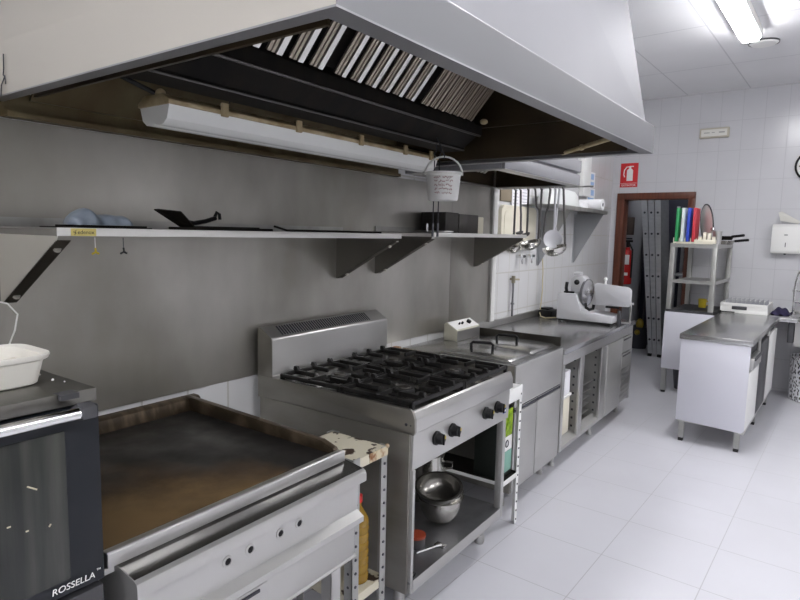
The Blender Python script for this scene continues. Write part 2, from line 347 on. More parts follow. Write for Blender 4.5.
b = MB(); b.box(.38, 1.26, .91, 2.78, 2.56, 2.575); part('plenum_top', b, soot, t)
b = MB(); b.prism([(.44, 1.985), (.56, 1.985), (.56, 2.0), (.63, 2.055), (.66, 2.055), (.66, 2.10), (.62, 2.10), (.54, 2.03), (.46, 2.03)], 'y', .91, 2.72)
b.prism([(.50, 2.03), (.62, 2.10), (.58, 2.5), (.46, 2.5)], 'y', .91, 2.72)
part('grease_trough', b, trough_black, t, 'black grease trough below the filters')
b = MB(); b.tube([(.655, .92, 2.052), (.655, 2.71, 2.052)], .006, 6); b.tube([(.565, .92, 1.987), (.565, 2.71, 1.987)], .004, 6); part('trough_edge', b, mat('dull_edge', (.09, .085, .08), .4, .6), t)
sl = Vector((.129, 0, .146)).normalized(); nrm = Vector((.146, 0, -.129)).normalized()
for k, (y0, W) in enumerate(((1.09, .485), (1.585, .54), (2.14, .475))):
    o0 = Vector((.66, 0, 2.115))
    b = MB(); q = [o0-nrm*.03, o0+sl*.62-nrm*.03]
    b.sheet([(q[0].x, y0, q[0].z), (q[0].x, y0+W, q[0].z), (q[1].x, y0+W, q[1].z), (q[1].x, y0, q[1].z)], .004, 1)
    n = (5, 6, 7)[k]; P_ = (W-.02)/n
    for i in range(n):
        yb_ = y0+.01+P_*i; f0, f1 = o0+nrm*.004, o0+sl*.6+nrm*.004
        for u0, u1, lift, mi in ((.06, .20, .008, 2), (.235, .37, .010, 2), (.42, .66, .016, 0), (.685, .73, .010, 0)):
            Y = Vector((0, 1, 0)); a_, b_ = Y*(yb_+P_*u0), Y*(yb_+P_*u1)
            b.sheet([f0+a_, f0+b_, f1+b_, f1+a_], lift, mi)
    part('baffle_filter', b, [filter_dull if k == 2 else filter_bright, trough_black, filter_dull], t)
b = MB(); b.tube([(1.39, 2.44, Z0+.012), (1.06, 2.785, Z0+.012)], .010, 8); b.ball((1.2, 2.638, Z0+.012), .014); part('drain_pipe', b, grime_cream, t)
b = MB(); b.ball((.70, 2.66, 2.11), .02, sc=(1, 1, .7)); part('lamp_stub', b, grime_cream, t)
# two bits of wire dangling on the cream end
b = MB(); b.tube([(.125, .780, 2.05), (.123, .780, 2.01), (.120, .779, 1.992), (.128, .779, 1.985), (.105, .779, 1.965), (.098, .779, 1.935)], .0016, 5); b.tube([(.127, .780, 1.99), (.130, .780, 1.965)], .0016, 5)
part('hanging_wire', b, ink, t)

# ------------------------------------------------------------------ small exhaust hood beyond it
t = thing('exhaust_hood', 'small steel exhaust hood with the ladles hung along its far edge', 'hood', (.35, 3.6, 1.92))
xa, ya, yb2 = .67, 2.98, 4.20
b = MB(); b.box(xa-.02, xa, ya, yb2, 1.92, 1.992, .004); b.box(xa-.04, xa-.018, ya, yb2-.018, 1.99, 2.012); b.box(xa-.02, xa+.004, ya, yb2+.004, 2.01, 2.09, .004); part('front_lip', b, hood_steel, t)
for yy in ((ya, ya+.02), (yb2-.02, yb2)):
    b = MB(); b.box(.012, xa-.021, yy[0], yy[1], 1.92, 2.09, .003); part('end_lip', b, hood_steel, t)
b = MB(); b.box(.012, xa, ya, yb2, 1.914, 1.9195, 0); b2 = MB()
b.bm.free(); b = MB(); b.box(.60, xa, ya, yb2, 1.915, 1.92); b.box(.012, .60, ya, ya+.05, 1.915, 1.92); b.box(.012, .60, yb2-.05, yb2, 1.915, 1.92); b.box(.012, .05, ya+.05, yb2-.05, 1.915, 1.92); part('rim_flange', b, steel, t)
b = MB(); b.sheet([(xa-.03, ya, 2.09), (xa-.03, yb2, 2.09), (.42, yb2, H-.004), (.42, ya, H-.004)], .01); part('canopy_front', b, hood_steel, t)
for yy in (ya, yb2-.01):
    b = MB(); b.prism([(.012, 2.09), (xa-.03, 2.09), (.42, H-.004), (.012, H-.004)], 'y', yy, yy+.01); part('canopy_end', b, hood_steel, t)
b = MB(); b.box(.014, .022, ya+.03, yb2-.03, 1.93, 2.3); b.box(.02, .6, ya+.022, ya+.03, 1.925, 2.25); b.box(.02, .6, yb2-.03, yb2-.022, 1.925, 2.25); b.box(.02, .55, ya+.03, yb2-.03, 2.25, 2.262); part('lining', b, soot, t)
b = MB(); b.sheet([(.16, ya+.04, 1.99), (.16, 3.72, 1.99), (.48, 3.72, 2.22), (.48, ya+.04, 2.22)], .004, 1)
for i in range(14):
    y = 3.05+.048*i; b.sheet([(.172, y, 1.984), (.172, y+.024, 1.984), (.48, y+.024, 2.206), (.48, y, 2.206)], .01)
part('baffle_filter', b, [filter_bright, trough_black], t)
b = MB(); b.tube([(.012, 4.225, 1.915), (.76, 4.225, 1.915)], .006, 8); b.box(.05, .06, 4.2, 4.232, 1.91, 1.94); b.box(.64, .65, 4.2, 4.232, 1.91, 1.94)
part('hanging_rail', b, steel, t)

# ------------------------------------------------------------------ twin fluorescent batten under the hood (switched off)
t = thing('batten_lamp', 'long grimy twin fluorescent lamp hung under the big hood', 'lamp', (.34, 1.9, 1.98))
def sect(x0, z0, pts): return [(x0+u, z0+v) for u, v in pts]
b = MB(); b.prism(sect(.33, 1.957, [(-.086, -.012), (.086, -.012), (.086, .002), (.05, .022), (-.05, .022), (-.086, .002)]), 'y', 1.12, 2.71, bev=.003); part('housing', b, grime_cream, t, 'grease yellowed lamp housing')
b = MB(); b.prism(sect(.33, 1.957, [(-.08, -.0125), (-.066, -.055), (-.045, -.07), (-.015, -.072), (0, -.066), (.015, -.072), (.045, -.07), (.066, -.055), (.08, -.0125)]), 'y', 1.125, 2.705, bev=0.0); part('diffuser', b, diffuser, t)
for y in (1.33, 1.68, 2.06, 2.40, 2.63):
    b = MB(); b.box(.412, .424, y-.014, y+.014, 1.937, 1.982, .003); part('clip', b, grime_cream, t)
b = MB(); b.tube([(.33, 1.13, 1.985), (.30, 1.0, 2.03), (.20, .92, 2.02), (.06, .87, 2.0)], .008, 8); part('cable', b, rubber, t)
b = MB(); b.ball((.35, 1.135, 1.98), .02, sc=(1, .8, 1)); part('cable_gland', b, grime_cream, t)
for y in (1.42, 2.45):
    b = MB(); b.tube([(.33, y, 2.007), (.37, y-.01, 2.10), (.45, y-.03, 2.06)], .003, 6); b.tube([(.35, y, 2.007), (.38, y+.03, 2.10), (.45, y+.06, 2.06)], .003, 6); part('hanging_wire', b, rubber, t)

# ------------------------------------------------------------------ white bucket hanging from the hood
cx, cy = .655, 2.37
t = thing('small_bucket', 'small white plastic bucket with red scribbles hanging under the hood', 'bucket', (cx, cy, 1.715))
b = MB(); b.lathe([(0, 0), (.066, 0), (.070, .01), (.078, .105), (.080, .115), (.084, .117), (.084, .128), (.079, .128), (.076, .10), (.066, .006), (0, .006)], (cx, cy, 1.712), 28); part('body', b, white_plastic, t)
b = MB(); vv = Vector((.78, -.62, 0)).normalized(); pts = []
for k in range(13):
    a = PI*k/12; pts.append(Vector((cx, cy, 1.828))+Vector((2.37, 1.445, 0)).normalized()*(.086*math.cos(a))+Vector((0, 0, .080*math.sin(a)))-Vector((-.52, .854, 0))*.03*math.sin(a))
b.tube(pts, .0045, 8); part('handle', b, white_plastic, t)
b = MB(); b.tube([(.62, cy-.01, 2.0), (cx+.01, cy-.03, 1.93), (cx+.02, cy-.028, 1.912), (cx+.016, cy-.026, 1.899), (cx+.004, cy-.026, 1.906)], .0028, 6); part('hook', b, ink, t)
b = MB(); rnd = random.Random(3); ac = math.atan2(-2.37, 2.10-.655)
for row in range(5):
    for k in range(5):
        a = ac+(-.46+.23*k)+rnd.uniform(-.05, .05); z = 1.812-.017*row
        pts = []
        for j in range(5):
            aa = a+.05*(j-2)*.9; rr = .0715+(.078-.0695)*((z-1.722)/.1)+.0012
            pts.append((cx+rr*math.cos(aa), cy+rr*math.sin(aa), z+rnd.uniform(-.006, .006)))
        b.tube(pts, .0012, 4)
part('handwriting', b, red_ink, t)
# ------------------------------------------------------------------ steel wall shelves
def bracket(y0, y1, d, z, drop, back=0.012):
    b = MB(); b.prism([(back, z-.0225), (d-.003, z-.0225), (d-.012, z-.036), (back+.012, z-drop), (back, z-drop)], 'y', y0, y0+.0025)
    b.sheet([(d-.012, y0, z-.036), (d-.012, y1, z-.036), (back+.012, y1, z-drop), (back+.012, y0, z-drop)], .0025, 1)
    for f in (.12, .88): b.cyl((d-.012-(d-.024-back)*f-.002, (y0+y1)/2+.002, z-.0365-(drop-.036)*f-.003), (d-.012-(d-.024-back)*f+.004, (y0+y1)/2+.002, z-.036-(drop-.036)*f+.004), .010, 10, 2)
    return b
shelf_steel = mat('dull_shelf_steel', (0.40, 0.395, 0.375), 0.4, 0.85, (0.32, 0.315, 0.295), 3, (1, 4, 1), rvar=0.08)
brk_cream = mat('cream_lit_bracket_steel', (0.60, 0.58, 0.52), 0.45, 0.5)  # lit copy of the bracket steel, for the near bracket
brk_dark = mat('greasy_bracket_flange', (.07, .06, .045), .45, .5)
brk_shaded = mat('shaded_bracket_steel', (0.20, 0.19, 0.17), 0.42, 0.8)  # darker copy for the other brackets, their shade put into the colour
edge_bright = mat('shelf_lip_steel', (0.66, 0.65, 0.62), 0.4, 0.6)
def shelf(label, y0, y1, brackets, d=.40, z=1.554):
    t = thing('wall_shelf', label, 'shelf', (.2, (y0+y1)/2, z-.03))
    b = MB(); b.box(.012, d-.001, y0, y1, z-.004, z); b.box(.012, .018, y0, y1, z, z+.03); part('shelf_board', b, shelf_steel, t)
    b = MB(); b.box(d-.002, d+.002, y0, y1, z-.022, z+.001, .001); part('front_lip', b, edge_bright, t)
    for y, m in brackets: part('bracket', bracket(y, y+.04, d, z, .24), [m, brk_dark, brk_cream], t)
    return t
t = shelf('long steel wall shelf with a yellow maker label over the griddle', .78, 2.405, [(.782, brk_cream), (2.36, brk_shaded)])
b = MB(); b.box(.4021, .4032, .816, .886, 1.5325, 1.553); tg = part('maker_label', b, mat('label_yellow', (.62, .52, .16), .5), t, 'small yellow maker label')
text_part('lettering', 'edenox', .0155, basis((.4034, .857, 1.5425), (0, 1, 0), (0, 0, 1)), ink, tg, extr=.0003)
b = MB(); b.tube([(.4034, .826, 1.535), (.4034, .830, 1.549), (.4034, .822, 1.543), (.4034, .831, 1.540)], .0009, 4); sub('emblem', b, ink, tg)
shelf('shorter steel wall shelf with a dark box standing on it', 2.69, 3.93, [(2.695, brk_shaded), (3.885, brk_shaded)], z=1.565)
Z = 1.5545
# things on the long shelf
b = MB(); rnd = random.Random(5)
def bag(u, v):
    a = PI*v; env = (math.sin(PI*min(1, max(0, u)))**.35) if 0 < u < 1 else 0
    hh = (.050-.022*u+.008*math.sin(9*u))*env; ww = (.055+.012*math.sin(7*u+1))*env
    return Vector((.27+ww*math.cos(a)+.006*math.sin(23*u+4*v), .868+.20*u, Z+.010+hh*math.sin(a)*(1+.12*math.sin(19*u+6*v))))
b.grid(bag, 28, 12, 0); b.box(.20, .34, .905, 1.03, Z+.0095, Z+.0105); single('plastic_bag', b, blue_cloth, 'crumpled blue grey plastic bag lying on the long shelf', 'bag', (.26, 1.1, Z))
b = MB(); b.box(.16, .34, .84, 1.10, Z, Z+.0035, .001); b.box(.17, .33, .88, 1.09, Z+.0035, Z+.009, .002); single('baking_tray', b, trough_black, 'thin black tray under the blue grey bag on the shelf', 'tray', (.25, 1.06, Z))
t = thing('grill_scraper', 'black griddle scraper with its pointed blade tipped up on the long shelf', 'scraper', (.27, 1.2850, Z))
b = MB(); b.sheet([(.30, 1.1500, Z+.068), (.26, 1.1600, Z+.068), (.23, 1.2850, Z+.01), (.31, 1.2850, Z+.01), (.315, 1.2250, Z+.063)], .004); part('blade', b, trough_black, t)
b = MB(); b.tube([(.27, 1.2350, Z+.035), (.27, 1.3050, Z+.024), (.27, 1.3550, Z+.032), (.27, 1.4000, Z+.045)], .008, 8); b.tube([(.27, 1.3970, Z+.05), (.27, 1.4050, Z+.066), (.27, 1.4170, Z+.06), (.27, 1.4190, Z+.04)], .006, 8); part('handle', b, black, t)
b = MB(); b.box(.20, .36, 1.25, 1.60, Z, Z+.010, .003); b.box(.22, .34, 1.29, 1.55, Z+.010, Z+.014, .002); single('griddle_plate', b, trough_black, 'flat sooty plate under the scraper on the long shelf', 'plate', (.27, 1.48, Z))
b = MB(); b.tube([(.36, 1.67, Z+.006), (.34, 1.95, Z+.006), (.33, 2.33, Z+.005)], .005, 6); b.tube([(.31, 1.72, Z+.006), (.30, 2.0, Z+.006), (.29, 2.3, Z+.005)], .005, 6)
b.tube([(.36, 1.67, Z+.006), (.335, 1.63, Z+.02), (.31, 1.72, Z+.006)], .005, 6); single('long_tongs', b, trough_black, 'long sooty tongs lying flat along the long shelf', 'tongs', (.33, 2.0, Z))
for y, lab, m in ((.891, 'yellow tipped hook dangling on a string under the shelf label', yellow), (.976, 'black hook dangling under the shelf right of the label', black)):
    t = thing('string_hook', lab, 'hook', (.385, y, 1.46)); b = MB(); b.tube([(.385, y, 1.528), (.386, y, 1.496)], .0012, 5); part('string', b, white_paint if m is yellow else ink, t)
    b = MB(); b.tube([(.386, y, 1.498), (.386, y+.001, 1.486), (.386, y-.010, 1.480)], .003, 6); b.tube([(.386, y, 1.486), (.386, y+.010, 1.481)], .003, 6); part('hook_end', b, m, t)
# things on the shorter shelf
Z = 1.5655
b = MB(); b.lathe([(0, 0), (.10, 0), (.115, .006), (.113, .011), (.09, .009), (0, .011)], (.30, 2.86, Z), 30); single('pan_lid', b, steel_pale, 'round pale lid lying flat at the near end of the short shelf', 'lid', (.30, 2.86, Z))
t = thing('metal_box', 'dark sooty metal box standing on the short shelf behind the lid', 'box', (.12, 3.33, Z))
b = MB(); b.box(.03, .21, 3.14, 3.30, Z, Z+.128, .003); part('box', b, mat('sooty_box', (.035, .032, .03), .5, .4, (.07, .065, .06), 9), t); b = MB(); b.box(.028, .212, 3.305, 3.56, Z, Z+.122, .003); part('tray_front', b, mat('grey_sooty_tray', (.085, .08, .075), .45, .5, (.05, .045, .04), 12), t)
b = MB(); b.box(.10, .16, 3.60, 3.74, Z, Z+.115, .006); b.box(.1602, .163, 3.65, 3.68, Z+.04, Z+.075); t2 = single('plastic_canister', b, cream_plastic, 'small cream canister at the far end of the short shelf', 'canister', (.04, 3.84, Z))
b = MB(); b.tube([(.36, 2.705, Z+.002), (.36, 2.705, Z+.045), (.33, 2.745, Z+.05), (.30, 2.79, Z+.045), (.30, 2.79, Z+.002)], .003, 6); single('wire_stand', b, chrome, 'small bent wire stand beside the pale lid on the shelf', 'stand', (.33, 2.75, Z))
for dy, lab in ((0, 'left one of two thin skewers hanging below the white bucket'), (.045, 'right one of two thin skewers hanging below the white bucket')):
    b = MB(); b.tube([(.56, 2.44+dy, 1.94), (.56, 2.44+dy, 1.60)], .0026, 6); b.box(.558, .562, 2.432+dy, 2.448+dy, 1.545, 1.61, .001)
    b.tube([(.56, 2.44+dy, 1.94), (.57, 2.44+dy, 1.95), (.565, 2.44+dy, 1.985)], .0026, 6)
    single('skewer', b, ink, lab, 'skewer', (.56, 2.44+dy, 1.6), 'skewers hanging under the hood')

# ------------------------------------------------------------------ oven at the left edge
OX, OY = .93, .605
t = thing('convection_oven', 'black oven with a steel bar handle at the left edge of the picture', 'oven', (.55, .2, .55))
b = MB(); b.box(.16, OX-.045, -.25, OY-.006, .55, 1.205, .004); part('body', b, oven_black, t)
b = MB(); b.box(.15, OX-.012, -.25, OY+.001, 1.207, 1.234, .002); part('top_sheet', b, oven_top, t, 'scuffed bare steel top')
b = MB(); b.box(OX-.042, OX-.002, -.25, OY, .825, 1.203, .005); dr = part('door', b, oven_black, t)
b = MB(); b.box(OX-.003, OX+.0005, -.20, .535, .858, 1.163, .001); sub('door_glass', b, oven_glass, dr, 'streaky see-through glass')
b = MB(); b.tube([(OX+.042, -.2, 1.2045), (OX+.042, .548, 1.2045)], .0115, 16); sub('handle', b, chrome, dr, 'round steel bar handle')
b = MB(); b.prism([(OX-.002, 1.202), (OX+.03, 1.222), (OX+.056, 1.216), (OX+.056, 1.194), (OX+.03, 1.188), (OX-.002, 1.178)], 'y', .544, .572, bev=.002); sub('handle_bracket', b, dark_grey, dr)
b = MB(); b.box(OX-.06, OX-.006, -.25, OY-.002, .56, .812, .003); part('lower_panel', b, dark_grey, t)
for x in (.20, .82):
    for y in (-.2, .52): b = MB(); b.box(x, x+.04, y, y+.04, 0, .55, .003); part('leg', b, steel, t)
b = MB(); b.prism([(OX-.03, 1.2345), (OX+.002, 1.2345), (OX+.002, 1.224), (OX-.0105, 1.224), (OX-.0105, 1.2342), (OX-.03, 1.2342)], 'y', .53, .565); part('latch_plate', b, dark_grey, t)
text_part('brand_lettering', 'ROSSELLA', .0185, basis((OX+.0012, .5395, .8445), (0, 1, 0), (0, 0, 1)), sign_white, t, extr=.0004, sx=1.02, shear=.12)
text_part('brand_lettering', 'TM', .006, basis((OX+.0012, .590, .853), (0, 1, 0), (0, 0, 1)), sign_white, t, extr=.0003)
b = MB()
for y, z, l, a in ((.40, 1.055, .03, .9), (.472, 1.07, .02, -.6), (.43, 1.01, .006, 0), (.46, .99, .005, 0), (.5, .985, .006, 1)):
    b.tube([(OX+.0012, y-l/2*math.cos(a), z-l/2*math.sin(a)), (OX+.0012, y+l/2*math.cos(a), z+l/2*math.sin(a))], .0016, 5)
part('food_spatter', b, mat('dried_food', (.62, .56, .42), .8), t)
OT = 1.2345
t = thing('food_tub', 'white takeaway tub with mashed food on top of the oven', 'tub', (.76, .47, OT))
def tubring(s, z): return [(.745+.085*s*(math.copysign(abs(math.cos(a))**.38, math.cos(a))), .450+.120*s*(math.copysign(abs(math.sin(a))**.38, math.sin(a))), z) for a in [2*PI*(k+.5)/32 for k in range(32)]]
b = MB(); tb = bmesh.new(); rings = [[tb.verts.new(p) for p in tubring(s, z)] for s, z in ((.80, OT+.001), (.84, OT+.004), (.93, OT+.05), (1.0, OT+.054), (1.03, OT+.062), (1.02, OT+.065), (.91, OT+.06), (.82, OT+.012))]
for A, B in zip(rings, rings[1:]):
    for k in range(32): tb.faces.new((A[k], A[(k+1) % 32], B[(k+1) % 32], B[k]))
tb.faces.new(rings[0][::-1]); tb.faces.new(rings[-1]); bmesh.ops.recalc_face_normals(tb, faces=tb.faces[:]); b._in(tb); part('tub', b, mat('milky_tub_plastic', (.70, .68, .62), .35), t)
b = MB(); b.grid(lambda u, v: Vector((.745+.122*(u-.5), .450+.176*(v-.5), OT+.038+.008*math.sin(11*u+5*v)*math.cos(13*v))), 12, 12, .02); part('food', b, mat('pale_mash', (.62, .60, .54), .8, 0, (.55, .47, .38), 18, bump=.4), t)
rnd = random.Random(2); b = MB()
for x, y, r in ((.80, .575, .0032), (.66, .56, .005), (.73, .58, .002), (.83, .585, .002), (.70, .53, .0016), (.76, .552, .0018), (.62, .57, .0015)): b.ball((x, y, OT+r*.6), r, sub=1)
tag(single('crumbs', b, sign_white, 'scattered white crumbs on the oven top behind the tub', 'crumbs', (.72, .56, OT)), kind='stuff')

# ------------------------------------------------------------------ griddle
GY0, GY1 = .628, 1.432
t = thing('gas_griddle', 'wide burnt flat-top griddle with steel front and four bare valve holes', 'griddle', (.5, 1.03, 0))
m = bpy.data.materials.new('burnt_griddle_plate'); m.use_nodes = True; nt = m.node_tree; N = nt.nodes; L = nt.links; p = N['Principled BSDF']
tc = N.new('ShaderNodeTexCoord'); nz = N.new('ShaderNodeTexNoise'); nz.inputs['Scale'].default_value = 3.2; nz.inputs['Detail'].default_value = 9; nz.inputs['Roughness'].default_value = .62
L.new(tc.outputs['Object'], nz.inputs['Vector']); sp = N.new('ShaderNodeSeparateXYZ'); L.new(tc.outputs['Object'], sp.inputs[0])
ma = N.new('ShaderNodeMath'); ma.operation = 'MULTIPLY_ADD'; L.new(sp.outputs[0], ma.inputs[0]); ma.inputs[1].default_value = .55; ma.inputs[2].default_value = .10   # baked-on residue lies thick in one corner
mb2 = N.new('ShaderNodeMath'); mb2.operation = 'MULTIPLY_ADD'; L.new(sp.outputs[1], mb2.inputs[0]); mb2.inputs[1].default_value = -.80; L.new(ma.outputs[0], mb2.inputs[2])
ad = N.new('ShaderNodeMath'); ad.operation = 'ADD'; L.new(mb2.outputs[0], ad.inputs[0]); L.new(nz.outputs['Fac'], ad.inputs[1])
cr = N.new('ShaderNodeValToRGB'); E_ = cr.color_ramp.elements; E_[0].position = .52; E_[0].color = (.013, .012, .0115, 1); E_[1].position = .95; E_[1].color = (.155, .10, .045, 1)
e = E_.new(.70); e.color = (.050, .032, .018, 1); L.new(ad.outputs[0], cr.inputs['Fac']); L.new(cr.outputs['Color'], p.inputs['Base Color'])
n2 = N.new('ShaderNodeTexNoise'); n2.inputs['Scale'].default_value = 7; n2.inputs['Detail'].default_value = 8; L.new(tc.outputs['Object'], n2.inputs['Vector'])
mr = N.new('ShaderNodeMapRange'); mr.inputs['From Min'].default_value = .3; mr.inputs['From Max'].default_value = .7; mr.inputs['To Min'].default_value = .34; mr.inputs['To Max'].default_value = .62; p.inputs['Specular IOR Level'].default_value = .35; L.new(n2.outputs['Fac'], mr.inputs['Value']); L.new(mr.outputs[0], p.inputs['Roughness'])
p.inputs['Metallic'].default_value = 0; bp = N.new('ShaderNodeBump'); bp.inputs['Strength'].default_value = .12; bp.inputs['Distance'].default_value = .004; L.new(n2.outputs['Fac'], bp.inputs['Height']); L.new(bp.outputs[0], p.inputs['Normal'])
plate_m = m
rim_m = mat('burnt_rim_steel', (.05, .036, .022), .42, .5, (.20, .15, .10), 7, (1, 3, 1), lo=.45, hi=.75, rvar=.1)
b = MB(); b.box(.075, .838, GY0+.02, GY1-.02, .80, .832, .003); part('plate', b, plate_m, t)
b = MB(); b.prism([(.03, .80), (.075, .80), (.085, .835), (.075, .875), (.062, .882), (.03, .882)], 'y', GY0, GY1+.03); part('back_rim', b, rim_m, t)
b = MB(); b.prism([(.05, .80), (.84, .80), (.86, .835), (.845, .852), (.79, .868), (.10, .885), (.05, .885)], 'y', GY1-.024, GY1, bev=.002)
part('end_rim', b, rim_m, t)
b = MB(); b.prism([(.05, .80), (.84, .80), (.86, .835), (.845, .852), (.79, .868), (.10, .885), (.05, .885)], 'y', GY0, GY0+.012, bev=.002); part('end_rim', b, rim_m, t)
b = MB(); b.prism([(.838, .80), (.838, .832), (.862, .846), (.868, .80)], 'y', GY0+.012, GY1-.024); part('drip_channel', b, plate_m, t)
b = MB(); b.prism([(.866, .80), (.866, .852), (.892, .857), (.8965, .853), (.8965, .822), (.88, .816), (.88, .80)], 'y', GY0, GY1-.02, bev=.001); part('front_bar', b, steel, t)
fr = [(.80, .822), (.86, .822), (.958, .806), (.968, .800), (.971, .792), (.971, .768), (.938, .748), (.935, .662), (.962, .646), (.962, .628), (.93, .618), (.80, .618)]
b = MB(); b.prism(fr, 'y', .650, 1.432); cf = part('control_front', b, steel_pale, t); b = MB(); b.sheet([(.868, .652, .8206), (.868, 1.430, .8206), (.957, 1.430, .8068), (.957, .652, .8068)], .001); sub('control_top', b, mat('smooth_dark_steel', (.30, .295, .29), .2, 1.0), cf); b = MB(); b.box(.862, .8665, .66, 1.425, .80, .8215); sub('shadow_gap', b, ink, cf)
for y in (.912, .985, 1.092, 1.165):
    Mx = Matrix.Rotation(PI/2, 4, 'Y'); b = MB(); b.lathe([(.0095, 0), (.0155, 0), (.0155, .0025), (.012, .004), (.0095, .003), (.0095, 0)], (.9368, y, .722), 24, Mx); sub('valve_ring', b, steel, cf)
    b = MB(); b.lathe([(0, .001), (.0098, .001), (.0098, 0)], (.937, y, .722), 20, Mx); b.cyl((.936, y+.002, .722), (.940, y+.001, .721), .003, 8); sub('valve_stem', b, black, cf)
b = MB(); b.box(.80, .93, .655, 1.425, .50, .612, .003); lp = part('lower_panel', b, steel_pale, t)
b = MB(); b.box(.929, .932, .70, 1.05, .515, .60, .001); sub('drawer_front', b, steel, lp); b = MB(); b.box(.931, .936, .80, 1.02, .583, .592, .001); sub('drawer_slot', b, ink, lp)
b = MB(); b.prism([(.80, .49), (.926, .49), (.934, .50), (.928, .509), (.80, .509)], 'y', .655, 1.432); part('bottom_rail', b, steel, t)
b = MB(); b.box(.05, .80, GY0+.012, GY0+.02, .50, .80); b.box(.05, .80, GY1-.02, GY1-.012, .50, .80); b.box(.05, .06, GY0+.02, GY1-.02, .5, .8); b.box(.06, .80, GY0+.02, GY1-.02, .50, .506); part('casing', b, steel, t)
for x, y in ((.87, 1.335), (.87, .70), (.12, 1.335), (.12, .70)):
    b = MB(); b.box(x-.002, x+.04, y, y+.003, 0, .49); b.box(x+.037, x+.04, y, y+.045, 0, .49); part('leg', b, steel, t)

# ------------------------------------------------------------------ slotted-angle racks
def slotted(b, x, y, z0, z1, sx, sy, w=.036, mi=0, hole=1, pitch=.05):
    b.box(min(x, x+sx*w), max(x, x+sx*w), min(y, y+sy*.0025), max(y, y+sy*.0025), z0, z1, 0, mi); b.box(min(x, x+sx*.0025), max(x, x+sx*.0025), min(y, y+sy*w), max(y, y+sy*w), z0, z1, 0, mi)
    n = int((z1-z0)/pitch)
    for k in range(n):
        z = z0+pitch*(k+.5)
        b.cyl((x+sx*w*.5, y-.0006, z), (x+sx*w*.5, y+.0031, z), .0052, 8, hole); b.cyl((x-.0006, y+sy*w*.5, z), (x+.0031, y+sy*w*.5, z), .0052, 8, hole)
t = thing('slotted_rack', 'narrow rack of slotted angle with peeling cream shelves beside the griddle', 'rack', (.6, 1.61, 0))
for i, (x, y, sx, sy) in enumerate(((.868, 1.685, -1, -1), (.868, 1.49, -1, 1), (.60, 1.685, 1, -1), (.60, 1.49, 1, 1))):
    b = MB(); slotted(b, x, y, 0, .79, sx, sy); part('post', b, [angle_grey, ink], t)
for z, m in ((.785, peel), (.285, peel)):
    b = MB(); b.box(.603, .865, 1.493, 1.682, z-.004, z); b.box(.862, .866, 1.493, 1.682, z-.035, z, .001); b.box(.603, .607, 1.493, 1.682, z-.035, z); b.box(.607, .862, 1.493, 1.496, z-.035, z-.004); sh = part('shelf', b, m, t)
b = MB(); b.box(.8662, .8685, 1.58, 1.688, .752, .787, .001); b.ball((.866, 1.684, .786), .009); part('rusty_edge', b, rust, t, 'rusty front edge')
bx, by, bz = .80, 1.60, .2855
t = thing('oil_bottle', 'ribbed bottle of golden cooking oil on the low peeling shelf', 'bottle', (bx, by, bz))
prof = [(0, 0), (.040, 0), (.043, .006)]
for k in range(7): z = .012+.03*k; prof += [(.043, z), (.043, z+.018), (.0395, z+.024)]
prof += [(.043, .228), (.038, .245), (.022, .272), (.015, .285), (.015, .30), (0, .30)]
b = MB(); b.lathe(prof, (bx, by, bz), 24); part('bottle', b, oil, t); b = MB(); b.lathe([(0, .30), (.0175, .30), (.0175, .325), (0, .325)], (bx, by, bz), 16); part('cap', b, red, t, 'red cap')

# ------------------------------------------------------------------ gas range
RY0, RY1, RX = 1.80, 2.665, .905
t = thing('gas_range', 'four-burner steel gas range with black grates and an open base', 'stove', (.48, 2.2, 0), rz=0)
side_m = mat('range_side_steel', (.33, .315, .285), .38, .85, (.26, .248, .22), 2.5, (1, 1, 3), rvar=.08)
b = MB(); b.box(.05, .885, RY0, RY0+.012, .15, .80, .002); part('side_panel', b, side_m, t)
b = MB(); b.prism([(.05, .803), (.875, .803), (.906, .80), (.912, .812), (.911, .862), (.898, .893), (.885, .899), (.05, .899)], 'y', RY0-.004, RY0+.010, bev=.002); b.cyl((.872, RY0-.0055, .838), (.872, RY0-.003, .838), .006, 10, 1); b.cyl((.893, RY0-.0055, .838), (.893, RY0-.003, .838), .0028, 8, 1); part('hob_end_plate', b, [side_m, ink], t)
b = MB(); b.box(.05, .06, RY0+.012, RY1-.002, .15, .80); part('back_panel', b, side_m, t)
b = MB(); b.prism([(.78, .655), (.893, .655), (.897, .80), (.895, .802), (.78, .802)], 'y', RY0+.012, RY1, bev=.001); part('control_panel', b, steel_pale, t)
b = MB(); b.prism([(.84, .802), (.897, .802), (.912, .812), (.910, .860), (.900, .888), (.892, .893), (.886, .891), (.886, .88), (.84, .88)], 'y', RY0+.010, RY1, bev=.0015); part('front_bullnose', b, steel, t)
b = MB(); b.box(.12, .8855, RY0+.010, RY1-.004, .872, .884, .003); b.box(.12, .14, RY0+.010, RY1, .884, .90); b.box(.78, .88, RY0+.012, RY1-.012, .803, .81); part('hob_tray', b, enamel, t)
b = MB(); b.box(.06, .84, RY1-.012, RY1, .655, .90, .002); b.box(.06, .84, RY0+.012, RY1-.012, .80, .806); part('upper_casing', b, side_m, t)
b = MB(); b.prism([(.04, .80), (.04, 1.118), (.052, 1.122), (.128, 1.078), (.132, 1.07), (.132, .905), (.15, .897), (.15, .885), (.06, .885), (.06, .80)], 'y', RY0, RY1, bev=.002); fl = part('flue_riser', b, steel, t)
b = MB(); d = Vector((.076, 0, -.044))
for k in range(40):
    y = RY0+.085+.0165*k
    P = [Vector((.062, y, 1.1172)), Vector((.118, y-.010, 1.0848))]
    b.sheet([P[0], P[0]+Vector((0, .009, 0)), P[1]+Vector((0, .009, 0)), P[1]], .0012)
sub('vent_slots', b, ink, fl)
